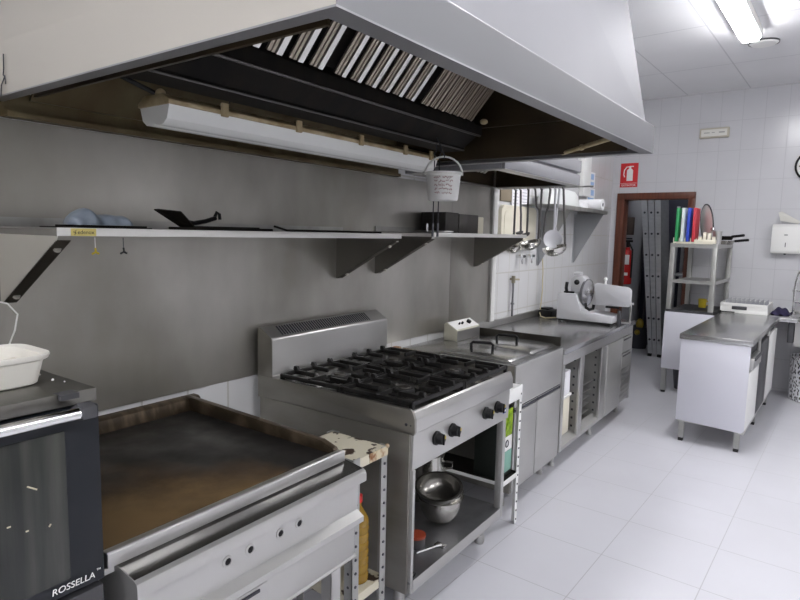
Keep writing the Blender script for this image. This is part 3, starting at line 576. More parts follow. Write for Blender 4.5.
b = MB(); b.prism([(.04, .80), (.04, 1.118), (.052, 1.1225), (.130, 1.078), (.134, 1.07), (.134, .80)], 'y', RY0-.003, RY0+.001, bev=.001); b.cyl((.075, RY0-.0045, 1.085), (.075, RY0-.002, 1.085), .004, 8); part('flue_end_plate', b, side_m, t)
# grates: four cast-iron frames, each over a burner
GX = [(.165, .518), (.526, .884)]; GYs = [(RY0+.016, RY0+.424), (RY0+.430, RY0+.855)]
for (x0, x1) in GX:
    for (y0, y1) in GYs:
        cxx, cyy = (x0+x1)/2, (y0+y1)/2
        b = MB(); b.lathe([(.055, 0), (.075, 0), (.075, .006), (.06, .012), (.055, .01)], (cxx, cyy, .885), 24); b.lathe([(0, .018), (.02, .020), (.042, .018), (.046, .010), (.046, 0), (0, 0)], (cxx, cyy, .889), 24); br = part('burner', b, [cast_iron], t)
        b = MB(); b.lathe([(0, .012), (.012, .012), (.026, .008), (.03, 0), (0, 0)], (cxx, cyy, .906), 20); sub('burner_cap', b, mat('sooty_brass', (.045, .04, .035), .4, .5) if 'sooty_brass' not in MATS else MATS['sooty_brass'], br)
        b = MB(); zt = .926
        for yy in (y0, y1-.014): b.box(x0, x1, yy, yy+.014, zt-.022, zt-.004, .003)
        for xx in (x0, x1-.014): b.box(xx, xx+.014, y0+.014, y1-.014, zt-.022, zt-.004, .003)
        for px, py in ((x0, y0), (x1-.016, y0), (x0, y1-.016), (x1-.016, y1-.016)): b.box(px, px+.016, py, py+.016, .8845, zt-.006, .002)
        for sx in (-1, 1):
            for f in (.22, .5, .78):
                yy = y0+(y1-y0)*f; xe = x0 if sx < 0 else x1; ln = (.105 if f == .5 else .13)
                b.box(min(xe, xe-sx*ln), max(xe, xe-sx*ln), yy-.006, yy+.006, zt-.02, zt, .003)
                b.prism([(xe, zt), (xe-sx*.03, zt), (xe-sx*.022, zt+.016), (xe-sx*.004, zt+.016)], 'y', yy-.007, yy+.007)
        for sy in (-1, 1):
            xx = cxx; ye = y0 if sy < 0 else y1; b.box(xx-.006, xx+.006, min(ye, ye-sy*.11), max(ye, ye-sy*.11), zt-.02, zt, .003)
        part('grate', b, cast_iron, t)
for y in (1.975, 2.10, 2.405, 2.525):
    Mx = Matrix.Rotation(PI/2, 4, 'Y'); b = MB(); b.lathe([(0, .036), (.018, .036), (.021, .033), (.024, .012), (.029, .008), (.029, 0), (0, 0)], (.8965, y, .742), 20, Mx); b.box(.930, .937, y-.0045, y+.0045, .720, .764, .002); k_ = part('control_knob', b, black, t)
    b = MB(); b.box(.9345, .9375, y+.002, y+.012, .744, .757, .001); sub('knob_mark', b, yellow, k_)
b = MB(); b.box(.8965, .8975, 2.595, 2.63, .69, .716); stt = part('maker_badge', b, mat('badge_blue', (.03, .07, .30), .4), t, 'small blue badge'); b = MB(); b.box(.8976, .8979, 2.60, 2.625, .698, .708); sub('badge_band', b, sign_white, stt)
b = MB(); b.box(.06, .895, RY0+.012, RY1-.03, .190, .20); b.prism([(.883, .15), (.897, .15), (.897, .201), (.883, .201)], 'y', RY0+.03, RY1-.03); part('base_shelf', b, mat('base_shelf_steel', (.30, .30, .31), .35, .85, (.20, .20, .205), 6, rvar=.05), t); b = MB(); b.box(.8972, .899, RY0+.03, RY1-.06, .15, .2015, .0005); part('base_edge', b, steel_pale, t)
for y in (RY0, 2.605):
    b = MB(); b.box(.862, .898, y if y > 2 else y+.0125, y+.03, .15, .655, .002); part('post', b, steel_pale, t)
b = MB(); b.box(.06, .09, RY1-.03, RY1, .15, .655, .002); part('post', b, side_m, t)
for x in (.16, .80):
    for y in (RY0+.08, RY1-.08):
        b = MB(); b.cyl((x, y, .045), (x, y, .15), .024, 16); b.lathe([(0, 0), (.022, 0), (.026, .01), (.026, .04), (.022, .046), (0, .046)], (x, y, 0), 16); part('leg', b, steel, t)
# in the open base
bowl_m = mat('bowl_steel', (.62, .61, .58), .22, .95, (.50, .48, .44), 9, rvar=.06)
def bowl(x, y, z, r, h, label, tilt=0.0, m=None):
    b = MB(); th = .003
    prof = [(0, 0), (r*.30, 0)]+[(r*(.30+.67*math.sin(PI/2*k/8)), h*(1-math.cos(PI/2*k/8))) for k in range(1, 9)]+[(r*1.05, h), (r*1.06, h+.003), (r, h+.004)]
    prof += [(r*(.30+.67*math.sin(PI/2*k/8))-th, h*(1-math.cos(PI/2*k/8))+th) for k in range(8, 0, -1)]+[(0, th)]
    b.lathe(prof, (x, y, z), 32, Matrix.Rotation(tilt, 4, (.8, .5, 0)))
    single('mixing_bowl', b, m or bowl_m, label, 'bowl', (x, y, z), 'steel bowls in the range base')
bowl(.72, 2.32, .2015, .105, .12, 'largest steel bowl at the bottom of the stack in the range base')
bowl(.72, 2.32, .250, .103, .10, 'middle steel bowl of the stack in the range base', .04)
bowl(.715, 2.31, .305, .108, .075, 'topmost steel bowl tilted on the stack in the range base', .22, mat('dark_bowl_steel', (.30, .29, .27), .25, .95))
b = MB(); b.lathe([(0, 0), (.105, 0), (.11, .006), (.11, .23), (.115, .235), (.107, .237), (.105, .01), (0, .006)], (.50, 2.51, .2015), 32); b.tube([(.60, 2.55, .39), (.64, 2.565, .39), (.64, 2.565, .36), (.60, 2.55, .35)], .006, 8)
single('stock_pot', b, bowl_m, 'tall steel pot behind the bowls in the range base', 'pot', (.50, 2.51, .2015))
b = MB(); b.lathe([(0, 0), (.035, 0), (.037, .045), (0, .045)], (.765, 2.055, .2015), 20); t = single('small_jar', b, dark_grey, 'dark jar with an orange lid low in the range base', 'jar', (.765, 2.055, .2015)); b = MB(); b.lathe([(0, .045), (.039, .045), (.039, .056), (0, .058)], (.765, 2.055, .2015), 20); part('lid', b, mat('orange_red_lid', (.32, .05, .02), .5), t, 'orange red lid')
b = MB(); b.tube([(.80, 2.0, .206), (.83, 2.08, .206), (.85, 2.12, .207)], .006, 6); b.box(.82, .87, 2.105, 2.14, .2018, .206, .001); single('metal_tool', b, chrome, 'small steel tool lying in front of the dark jar', 'tool', (.8, 2.08, .2018))
b = MB(); b.tube([(.885+.0*k, 1.85+.014*math.cos(2*PI*k/12), .212+.010*math.sin(2*PI*k/12)) for k in range(12)], .003, 6, closed=True); single('black_ring', b, rubber, 'small black ring at the near corner of the range base', 'ring', (.885, 1.85, .2))

# ------------------------------------------------------------------ narrow white rack between range and fryer
t = thing('slotted_rack', 'narrow white slotted rack squeezed between the range and the fryer', 'rack', (.5, 2.78, 0))
for x, y, sx, sy in ((.862, 2.90, -1, -1), (.25, 2.692, -1, 1), (.12, 2.90, 1, -1), (.12, 2.692, 1, 1)):
    b = MB(); slotted(b, x, y, 0, .775, sx, sy, .03); part('post', b, [white_paint, ink], t)
b = MB(); b.box(.123, .859, 2.695, 2.897, .765, .77); b.box(.858, .8635, 2.695, 2.899, .70, .772, .001); part('shelf', b, white_paint, t)
b = MB(); b.box(.123, .857, 2.694, 2.897, .285, .29, 0, 1); b.box(.858, .8635, 2.694, 2.899, .268, .292, .001); b.box(.123, .858, 2.691, 2.695, .275, .292); part('shelf', b, [white_paint, trough_black], t)
t = thing('jar_carton', 'slim dark carton with a lime green label on the white rack shelf', 'carton', (.78, 2.78, .2905))
b = MB(); b.box(.68, .835, 2.72, 2.86, .2905, .66, .006); part('carton', b, mat('dark_green_pack', (.010, .014, .011), .5), t); b = MB(); b.box(.8352, .8364, 2.728, 2.852, .51, .655, .0003); b.tube([(.836, 2.76, .52), (.84, 2.79, .58), (.836, 2.82, .64)], .012, 6); part('label', b, mat('lime_green', (.36, .52, .02), .45, 0, (.10, .22, .01), 40), t, 'lime green leafy label')
b = MB(); b.box(.8352, .8362, 2.728, 2.852, .43, .508, .0003); part('label', b, sign_white, t, 'white label with a round mark'); b = MB(); b.tube([(.8365, 2.79+.018*math.cos(2*PI*k/14), .47+.018*math.sin(2*PI*k/14)) for k in range(14)], .003, 5, closed=True); b.box(.8362, .8366, 2.786, 2.794, .455, .485); part('round_mark', b, ink, t)
b = MB(); b.box(.8352, .8362, 2.728, 2.852, .315, .428, .0003); part('label', b, mat('sea_green', (.22, .42, .34), .5), t, 'pale green label')

b = MB(); b.box(.0005, .045, 2.70, 2.935, .80, .866, .003); single('wood_strip', b, rust, 'rusty brown strip at the wall between the range and the fryer', 'strip', (.03, 2.8, .80))
b = MB(); b.tube([(.04, .742, 1.33), (.05, .785, 1.315), (.055, .81, 1.28), (.055, .80, 1.23), (.05, .785, 1.19), (.045, .78, 1.05), (.04, .78, .9)], .0026, 8); single('power_cable', b, white_plastic, 'white cable hanging on the steel wall below the left shelf bracket', 'cable', (.05, .79, 1.2))

# ------------------------------------------------------------------ electric fryer
t = thing('deep_fryer', 'twin steel deep fryer with two lids and black lid handles', 'fryer', (.42, 3.26, 0))
FY0, FY1, FX = 2.95, 3.665, .80
b = MB(); b.box(.04, FX-.012, FY0, FY0+.01, .12, .85, .002); b.box(.04, FX-.012, FY1-.01, FY1, .12, .85, .002); b.box(.04, .05, FY0+.01, FY1-.01, .12, .85); b.box(.05, FX-.012, FY0+.01, FY1-.01, .12, .13); part('casing', b, side_m, t)
b = MB(); b.box(FX-.011, FX, FY0, FY1, .615, .852, .002); b.box(FX-.004, FX+.0008, FY0, FY1, .838, .8425); part('front_panel', b, steel_pale, t)
for y0, y1 in ((FY0+.005, FY0+.318), (FY0+.327, FY1-.005)):
    b = MB(); b.box(FX-.014, FX, y0, y1, .135, .585, .002); dd = part('door', b, steel_pale, t); b = MB(); b.box(FX-.012, FX-.002, y0, y1, .589, .609); sub('grip_slot', b, ink, dd); b = MB(); b.box(FX-.002, FX+.001, y0, y1, .607, .611); sub('grip_edge', b, steel, dd)
b = MB(); b.box(.04, FX, FY0, FY1, .85, .858, .002); part('top_plate', b, steel_top, t)
for y0, y1, hy in ((FY0+.03, FY0+.31, .15), (FY0+.33, FY1-.02, .15)):
    b = MB(); b.prism([(.29, .858), (.75, .858), (.752, .862), (.735, .872), (.52, .878), (.30, .872), (.288, .862)], 'y', y0, y1, bev=.001); ld = part('lid', b, steel_top, t)
    ym = (y0+y1)/2; b = MB(); b.tube([(.44, ym-.02, .875), (.438, ym-.02, .912), (.45, ym-.018, .922), (.55, ym+.018, .922), (.562, ym+.02, .912), (.56, ym+.02, .875)], .009, 8); sub('lid_handle', b, black, ld)
    b = MB(); b.box(.30, .76, y0-.012, y0-.002, .859, .868, .001); part('basin_edge', b, steel, t)
b = MB(); b.prism([(.10, .858), (.10, .965), (.118, .978), (.195, .935), (.20, .925), (.20, .858)], 'y', 3.345, 3.66, bev=.002); ch = part('control_head', b, mat('control_head_cream', (.62, .60, .50), .45, .4), t)
b = MB(); b.box(.2002, .2015, 3.347, 3.658, .860, .926); sub('front_plate', b, steel, ch); b = MB(); b.sheet([(.121, 3.35, .9775), (.121, 3.655, .9775), (.194, 3.655, .9368), (.194, 3.35, .9368)], .0012); sub('control_face', b, sign_white, ch)
up = Vector((.043, 0, .077)).normalized()
for y, r in ((3.57, .016), (3.48, .008), (3.44, .006)):
    q = Vector((.158, y, .958)); b = MB(); b.cyl(q, q+up*.016, r, 14); sub('control_knob', b, black, ch)
for x in (.14, .70):
    for y in (FY0+.09, FY1-.05):
        b = MB(); b.cyl((x, y, .02), (x, y, .12), .017, 12); b.cyl((x, y, 0), (x, y, .022), .021, 12, 0); part('leg', b, steel, t)
# ------------------------------------------------------------------ refrigerated work table along the wall
t = thing('work_table', 'long steel work table with two open bays, a door and drawers under the slicer', 'table', (.42, 4.55, 0))
TY0, TY1, TX, TZ = 3.70, 5.46, .79, .83
b = MB(); b.box(.002, TX+.012, TY0, TY1+.02, TZ-.035, TZ, .004); part('worktop', b, steel_top, t)
b = MB(); b.box(.002, .02, TY0+.014, TY1+.02, TZ, TZ+.055, .003); part('upstand', b, steel, t)
b = MB(); b.box(.002, TX-.02, TY0, TY0+.012, TZ, TZ+.078, .003); part('upstand', b, mat('shaded_upstand', (.07, .065, .055), .4, .7), t)  # near end face: its shade is put into the dark colour
b = MB(); b.box(.03, TX-.01, TY0+.01, TY0+.02, .13, TZ-.035); b.box(.03, TX-.01, TY1-.01, TY1, .13, TZ-.035); b.box(.03, .04, TY0+.02, TY1-.01, .13, TZ-.035); b.box(.04, TX-.012, TY0+.02, TY1-.01, .13, .145); part('casing', b, side_m, t)
b = MB(); b.box(TX-.02, TX, TY0+.01, TY1, .72, TZ-.036, .002); part('front_rail', b, steel, t)
b = MB(); b.prism([(TX-.06, .13), (TX, .13), (TX, .155), (TX-.06, .185)], 'y', TY0+.06, 4.64); part('bottom_sill', b, steel_pale, t)
for y0, y1 in ((TY0+.01, TY0+.055), (4.07, 4.15), (4.565, 4.70), (5.10, 5.135), (5.42, TY1)):
    b = MB(); b.box(TX-.02, TX+.001, y0, y1, .13, .719, .002); part('mullion', b, steel, t)
def perf(x, y, z0, z1):
    b = MB(); b.box(x, x+.04, y, y+.003, z0, z1, 0)
    for k in range(9): b.box(x+.008, x+.022, y-.001, y+.0, z0+.04+.06*k, z0+.055+.06*k, 0, 1)
    return b
for y in (4.10, 4.595): part('rack_strip', perf(TX-.07, y, .16, .715), [steel_pale, ink], t)
for y in (4.108, 4.60, 5.115): b = MB(); b.box(.06, TX-.03, y, y+.006, .145, .79); part('partition', b, steel_pale, t)
b = MB(); b.box(TX-.012, TX+.004, 4.70, 5.10, .13, .715, .004); dd = part('door', b, steel_pale, t); b = MB(); b.box(TX+.003, TX+.0065, 4.705, 4.72, .15, .70, .001); sub('door_pull', b, steel, dd)
for k in range(2):
    z0 = .435+.14*k if k == 0 else .575
    b = MB(); b.box(TX-.012, TX+.004, 5.14, 5.415, .44+.14*k, .57+.14*k, .003); dr = part('drawer', b, steel_pale, t); b = MB(); b.box(TX+.002, TX+.006, 5.16, 5.40, .545+.14*k, .56+.14*k, .001); sub('drawer_pull', b, dark_grey, dr)
b = MB(); b.box(TX-.012, TX, 5.14, 5.415, .14, .43, .002)
for k in range(7): b.box(TX-.001, TX+.003, 5.15, 5.405, .16+.037*k, .177+.037*k, .001)
part('vent_grille', b, steel, t)
for x in (.12, .71):
    for y in (TY0+.10, 4.61, TY1-.09):
        b = MB(); b.cyl((x, y, .015), (x, y, .13), .016, 12); b.cyl((x, y, 0), (x, y, .02), .022, 12); part('leg', b, steel, t)
b = MB(); b.box(TX-.03, TX+.10, TY0-.012, TY0-.004, TZ+.0, TZ+.008, .001); b.bm.free()
# in its bays
t = thing('storage_box', 'white plastic box standing in the first open bay of the work table', 'box', (.55, 3.95, .146))
b = MB(); b.box(.45, .745, 3.80, 4.02, .186, .45, .012); b.box(.45, .72, 3.80, 4.02, .146, .19); part('box', b, cream_plastic, t); b = MB(); b.box(.445, .75, 3.79, 4.03, .4502, .47, .004); part('lid', b, white_plastic, t)
b = MB(); b.box(.66, .745, 3.82, 4.0, .4704, .64, .004); single('paper_pack', b, paper, 'white paper pack on the box in the first bay', 'pack', (.66, 3.92, .4704))
for k in range(4):
    b = MB(); z = .22+.055*k; b.box(.20, .72, 4.16, 4.53, z, z+.004); b.box(.716, .722, 4.16, 4.53, z, z+.010, .001); b.box(.20, .206, 4.16, 4.53, z, z+.010)
    single('oven_tray', b, steel if k % 2 else steel, ['lowest steel tray in the second bay', 'second steel tray from the bottom in the second bay', 'third steel tray from the bottom in the second bay', 'top steel tray in the second bay under the white dish'][k], 'tray', (.46, 4.34, z), 'steel trays in the second bay')
b = MB(); b.lathe([(0, 0), (.10, 0), (.165, .03), (.17, .036), (.16, .036), (.10, .008), (0, .006)], (.54, 4.345, .47), 28); single('serving_dish', b, white_plastic, 'wide white dish above the trays in the second bay', 'dish', (.54, 4.345, .47))
b = MB(); b.box(.05, .74, 4.125, 4.56, .462, .469); b.box(.73, .736, 4.125, 4.56, .455, .469); single('wire_shelf', b, steel, 'thin steel shelf inside the second bay under the white dish', 'shelf', (.4, 4.34, .462))
b = MB(); b.box(.08, .14, 4.15, 4.55, .471, .66, .004); single('dark_crate', b, dark_grey, 'dark crate at the back of the second bay', 'crate', (.11, 4.35, .471))

# ------------------------------------------------------------------ meat slicer
sx, sy, sz = .50, 5.10, TZ
slicer_white = mat('slicer_enamel', (.64, .64, .66), .3, .3); blade_m = mat('slicer_blade', (.62, .62, .63), .18, 1.0)
t = thing('meat_slicer', 'pale grey electric meat slicer with a round blade on the work table', 'slicer', (sx, sy, sz))
b = MB(); b.prism([(.265, sz+.02), (.265, sz+.235), (.28, sz+.245), (.43, sz+.245), (.475, sz+.105), (.74, sz+.075), (.745, sz+.02)], 'y', 4.96, 5.22, bev=.008); part('base', b, slicer_white, t)
b = MB(); b.box(.30, .72, 4.965, 5.2, sz+.004, sz+.022, .002); part('base_shadow_gap', b, rubber, t)
for x, y in ((.29, 4.98), (.29, 5.2), (.73, 4.98), (.73, 5.2)): b = MB(); b.cyl((x, y, sz+.0005), (x, y, sz+.024), .014, 12); part('foot', b, rubber, t)
Mb = Matrix.Rotation(math.radians(-8), 4, 'Z') @ Matrix.Rotation(math.radians(92), 4, 'Y')
b = MB(); b.lathe([(0, -.010), (.10, -.010), (.113, -.004), (.113, .004), (.104, .008), (.0, .010)], (.482, 5.10, sz+.25), 36, Mb); part('blade', b, blade_m, t)
b = MB(); b.lathe([(.114, -.014), (.118, -.014), (.118, .005), (.114, .005), (.114, -.014)], (.480, 5.10, sz+.25), 36, Mb); part('blade_guard', b, mat('guard_grey', (.16, .16, .17), .4, .4), t)
b = MB(); b.prism([(.35, sz+.245), (.35, sz+.36), (.37, sz+.395), (.45, sz+.395), (.475, sz+.37), (.475, sz+.245)], 'y', 5.04, 5.17, bev=.012); part('motor_head', b, slicer_white, t)
b = MB(); b.box(.36, .42, 5.06, 5.15, sz+.395, sz+.425, .008); part('sharpener', b, slicer_white, t)
b = MB(); b.ball((.405, 5.035, sz+.34), .024); b.cyl((.405, 5.06, sz+.34), (.405, 5.035, sz+.34), .011, 10); part('knob', b, black, t)
b = MB(); b.tube([(.335, 5.0, sz+.246), (.33, 4.99, sz+.29), (.337, 4.985, sz+.34)], .014, 10); b.box(.31, .40, 4.985, 5.01, sz+.246, sz+.262, .004); part('adjust_lever', b, black, t)
b = MB(); b.prism([(.58, sz+.16), (.56, sz+.33), (.58, sz+.345), (.84, sz+.325), (.865, sz+.30), (.865, sz+.18), (.845, sz+.16)], 'y', 5.03, 5.05, bev=.006); b.box(.60, .84, 5.05, 5.24, sz+.162, sz+.18, .004); part('carriage', b, slicer_white, t)
b = MB(); b.cyl((.64, 5.06, sz+.18), (.64, 5.06, sz+.365), .008, 10); b.ball((.64, 5.06, sz+.38), .016); part('pusher_handle', b, white_plastic, t)
b = MB(); b.box(.66, .77, 5.03, 5.05, sz+.14, sz+.158, .001); part('carriage_slot', b, black, t)
b = MB(); b.tube([(.505, 4.985, sz+.17), (.515, 4.975, sz+.135), (.545, 4.97, sz+.12), (.575, 4.972, sz+.13), (.58, 4.975, sz+.165)], .013, 8); part('grip', b, black, t)
b = MB(); b.box(.77, .80, 4.99, 5.02, sz+.001, sz+.10, .005); b.cyl((.785, 5.0, sz+.10), (.785, 5.0, sz+.13), .014, 10); part('scale_knob', b, dark_grey, t)
b = MB(); b.box(.852, .866, 5.052, 5.062, sz+.02, sz+.20, .002); b.box(.745, .866, 5.052, 5.062, sz+.02, sz+.034, .002); part('carriage_arm', b, steel, t)
b = MB(); b.tube([(.012, 5.17, 1.47), (.03, 5.16, 1.40), (.04, 5.17, 1.25), (.035, 5.19, 1.05), (.04, 5.16, .93), (.05, 5.12, .86), (.085, 5.06, .838), (.15, 5.0, .836), (.26, 5.02, .85)], .005, 8); part('power_cord', b, mat('yellowish_cord', (.55, .48, .30), .5), t, 'yellowish power cord')
b = MB(); b.box(.03, .16, 5.12, 5.30, sz+.001, sz+.06, .012); b.box(.03, .12, 5.15, 5.27, sz+.06, sz+.075, .006); single('power_adapter', b, black, 'black box on the table against the tiles beside the slicer cord', 'box', (.1, 5.2, sz))

# ------------------------------------------------------------------ pipes and things on the white tiles
t = thing('gas_pipe', 'upright grey pipe with a brass valve on the white tiles behind the table', 'pipe', (.03, 4.56, .885))
b = MB(); b.cyl((.03, 4.56, .886), (.03, 4.56, 1.21), .009, 12); b.cyl((.03, 4.56, .985), (.03, 4.56, 1.0), .016, 12); part('pipe', b, mat('grey_pipe', (.20, .20, .21), .4, .6), t)
b = MB(); b.cyl((.03, 4.56, 1.165), (.03, 4.56, 1.225), .016, 12); b.cyl((.03, 4.56, 1.195), (.065, 4.60, 1.195), .008, 8); b.box(.001, .03, 4.552, 4.568, 1.19, 1.205); part('valve', b, mat('dull_brass', (.30, .27, .20), .4, .8), t)
for y, lab in ((4.66, 'left chrome tap low on the white tiles under the ladles'), (4.86, 'right chrome tap low on the white tiles under the ladles')):
    t = thing('wall_tap', lab, 'tap', (.03, y, 1.36), group='chrome taps under the ladles'); b = MB(); b.cyl((.001, y, 1.385), (.05, y, 1.385), .014, 12); b.tube([(.05, y, 1.40), (.055, y, 1.36), (.055, y+.005, 1.325)], .011, 10); part('body', b, chrome, t)
    b = MB(); b.cyl((.05, y+.012, 1.385), (.055, y+.05, 1.385), .012, 10); part('valve_handle', b, dark_grey, t)
t = thing('cream_tray', 'big cream plastic tray standing against the tiles behind the ladles', 'tray', (.04, 4.62, 1.44))
b = MB(); pl = []
for cx_, cz_, a0 in ((4.92, 1.74, 0), (4.34, 1.74, 90), (4.34, 1.50, 180), (4.92, 1.50, 270)):
    for k in range(5): a = math.radians(a0+22.5*k); pl.append((cx_+.06*math.cos(a), cz_+.06*math.sin(a)))
b.prism(pl, 'x', .003, .035, bev=.004); part('tray', b, cream_plastic, t); b = MB(); b.prism([(4.63+(u-4.63)*.86, 1.62+(v-1.62)*.8) for u, v in pl], 'x', .0352, .038); part('tray_face', b, mat('cream_tray_face', (.78, .74, .60), .4), t)
b = MB(); b.box(.0, .012, 4.30, 4.50, 1.83, 2.03, .002); single('cork_board', b, mat('brown_board', (.24, .20, .14), .8), 'brown board on the tiles left of the pinned notices', 'board', (.006, 4.4, 1.93))
def notice(y0, y1, z0, z1, label, lines, m=ink, back=.0005):
    t = thing('paper_notice', label, 'notice', (.003, (y0+y1)/2, z0), group='paper notices on the tiles'); b = MB(); b.box(back, back+.0015, y0, y1, z0, z1); part('sheet', b, paper, t)
    b = MB(); rnd = random.Random(int(y0*100))
    for k in range(lines):
        z = z1-(z1-z0)*(k+.8)/(lines+.6); b.box(back+.0015, back+.0022, y0+.02, y1-.02-rnd.random()*.3*(y1-y0), z-.003, z+.003)
    part('print_lines', b, m, t)
notice(4.50, 4.68, 1.80, 2.06, 'larger printed notice on the tiles behind the ladle handles', 9, mat('grey_print', (.5, .5, .56), .7), .013)
notice(4.70, 4.88, 1.82, 2.02, 'smaller printed notice beside the brown board behind the ladle handles', 7, MATS['grey_print'], .004)
for z0, z1, y0, lab in ((2.10, 2.26, 6.38, 'upper blue printed sheet on the tiles above the far shelf'), (1.93, 2.09, 6.40, 'lower blue printed sheet on the tiles above the far shelf')):
    t = thing('paper_notice', lab, 'notice', (.003, y0, z0), group='blue printed sheets'); b = MB(); b.box(.0003, .0035, y0, y0+.26, z0, z1); part('sheet', b, paper, t); b = MB(); b.box(.0035, .0042, y0+.03, y0+.23, z0+.02, z0+.055); b.box(.0035, .0042, y0+.12, y0+.22, z0+.08, z0+.14); part('print', b, blue_ink, t)
# far shelf
Z2 = 1.822
t = thing('wall_shelf', 'far steel wall shelf with white rolls on it above the slicer', 'shelf', (.15, 5.6, Z2-.03))
b = MB(); b.box(.002, .315, 4.72, 6.13, Z2-.004, Z2); b.box(.313, .317, 4.72, 6.13, Z2-.034, Z2+.001, .001); b.box(.002, .313, 6.127, 6.13, Z2-.034, Z2-.004); part('shelf_board', b, shelf_steel, t)
far_brk = mat('grey_bracket_steel', (.42, .43, .44), .4, .8)
for y in (5.125, 6.07):
    b = MB(); b.prism([(.002, Z2-.034), (.285, Z2-.034), (.285, Z2-.045), (.012, Z2-.53), (.002, Z2-.53)], 'y', y, y+.0025); b.box(.002, .006, y-.03, y, Z2-.53, Z2-.034); part('bracket', b, far_brk, t)
t = thing('paper_roll', 'white paper roll lying on the far end of the far shelf', 'roll', (.2, 5.95, Z2)); b = MB(); b.cyl((.08, 5.96, Z2+.056), (.31, 5.96, Z2+.056), .055, 24); part('roll', b, paper, t); b = MB(); b.cyl((.3102, 5.96, Z2+.056), (.3112, 5.96, Z2+.056), .018, 14); part('core', b, ink, t)
t = thing('plastic_basin', 'large grey white plastic basin upside down on the far shelf', 'basin', (.15, 5.17, Z2))
b = MB(); b.lathe([(.15, 0), (.15, .012), (.142, .014), (.128, .10), (.108, .135), (.07, .147), (0, .15)], (.158, 5.17, Z2+.0005), 40, Matrix.Diagonal((1, 2.6, 1, 1))); part('basin', b, frost_plastic, t)
b = MB(); b.box(.05, .20, 5.70, 5.86, Z2+.0005, Z2+.07, .006); single('folded_napkins', b, paper, 'stack of white napkins between the basin and the roll', 'napkins', (.12, 5.78, Z2))
b = MB(); b.box(.002, .05, 6.14, 6.36, 1.98, 2.5, .006); single('wall_box', b, white_paint, 'white wall box beside the blue printed sheets past the small hood', 'box', (.025, 6.25, 2.0))

# ------------------------------------------------------------------ ladles on the rail
dark_handle = mat('dark_ladle_steel', (.16, .155, .15), .35, .85)
def ladle(xt, xb, zb, r, label, m, name='ladle', hm=None, off=(-.5, -.75), dy=0.0, w=.0085):
    """hung by its bent end on the rail at xt; the lower end of the handle is at xb"""
    y = 4.225
    t = thing(name, label, {'ladle': 'ladle', 'skimmer': 'skimmer', 'serving_fork': 'fork'}[name], (xb, y, zb), group='ladles on the rail'); hm = hm or m
    b = MB(); b.tube([(xt, y-.008, 1.900), (xt, y-.0145, 1.915), (xt, y-.006, 1.9275), (xt, y+.010, 1.921), (xt, y+.013, 1.90)], .0035, 8)
    b.tube([(xt, y+.013, 1.905), (xt+.3*(xb-xt), y+.012+.3*dy, 1.78), (xt+.75*(xb-xt), y+.010+.75*dy, zb+.13), (xb, y+.008+dy, zb+.02), (xb, y+.004+dy, zb)], w, 8); part('handle', b, hm, t)
    b = MB(); yy = y+.004+dy
    if name == 'ladle':
        prof = [(0, -r*.72)]+[(r*math.sin(PI/2*k/7), -r*.72*math.cos(PI/2*k/7)) for k in range(1, 8)]+[(r*1.03, .003), (r*.97, .003)]+[(r*.96*math.sin(PI/2*k/7), -r*.67*math.cos(PI/2*k/7)) for k in range(6, 0, -1)]+[(0, -r*.67)]
        b.lathe(prof, (xb+off[0]*r, yy+off[1]*r, zb), 28, Matrix.Rotation(math.radians(13), 4, 'X') @ Matrix.Rotation(math.radians(-9), 4, 'Y')); part('bowl', b, m, t)
    elif name == 'skimmer':
        b.lathe([(0, -.008), (r, .006), (r, .010), (0, -.004)], (xb, yy-.008, zb-r*.9), 28, Matrix.Rotation(PI/2, 4, 'X') @ Matrix.Rotation(.45, 4, 'Y')); part('disc', b, m, t)
    else:
        for k in (-1, 0, 1): b.tube([(xb, yy, zb+.01), (xb+.008*k, yy, zb-.02), (xb+.009*k, yy, zb-.07)], .0025, 6)
        part('tines', b, m, t)
    return t
pale = mat('pale_skimmer', (.66, .66, .68), .35, .6)
ladle(.165, .165, 1.468, .062, 'small ladle hung nearest the wall end of the rail', bowl_m, hm=dark_handle, off=(.3, -.8))
ladle(.205, .208, 1.585, .03, 'tiny dark cupped ladle hung second from the wall', dark_handle, off=(.1, -.9), dy=.03)
ladle(.268, .272, 1.575, .03, 'dark cupped ladle hung third from the wall', dark_handle, off=(.2, -.9))
ladle(.322, .362, 1.62, .03, 'dark long fork leaning towards the middle of the rail', dark_handle, 'serving_fork', dy=.03)
ladle(.372, .366, 1.512, .085, 'wide steel ladle with a straight dark handle in the middle of the rail', bowl_m, hm=dark_handle, off=(-.45, -.85))
ladle(.44, .385, 1.60, .03, 'dark long fork leaning from the skimmer towards the wide ladle', dark_handle, 'serving_fork', dy=.055)
ladle(.478, .482, 1.60, .068, 'pale skimmer with a flat round disc facing out', pale, 'skimmer')
ladle(.508, .475, 1.64, .03, 'pale fork hung between the skimmer and the outermost ladle', pale, 'serving_fork', dy=.05)
ladle(.538, .572, 1.478, .086, 'largest ladle hung at the outer end of the rail', bowl_m, hm=dark_handle, off=(-.55, -.95))

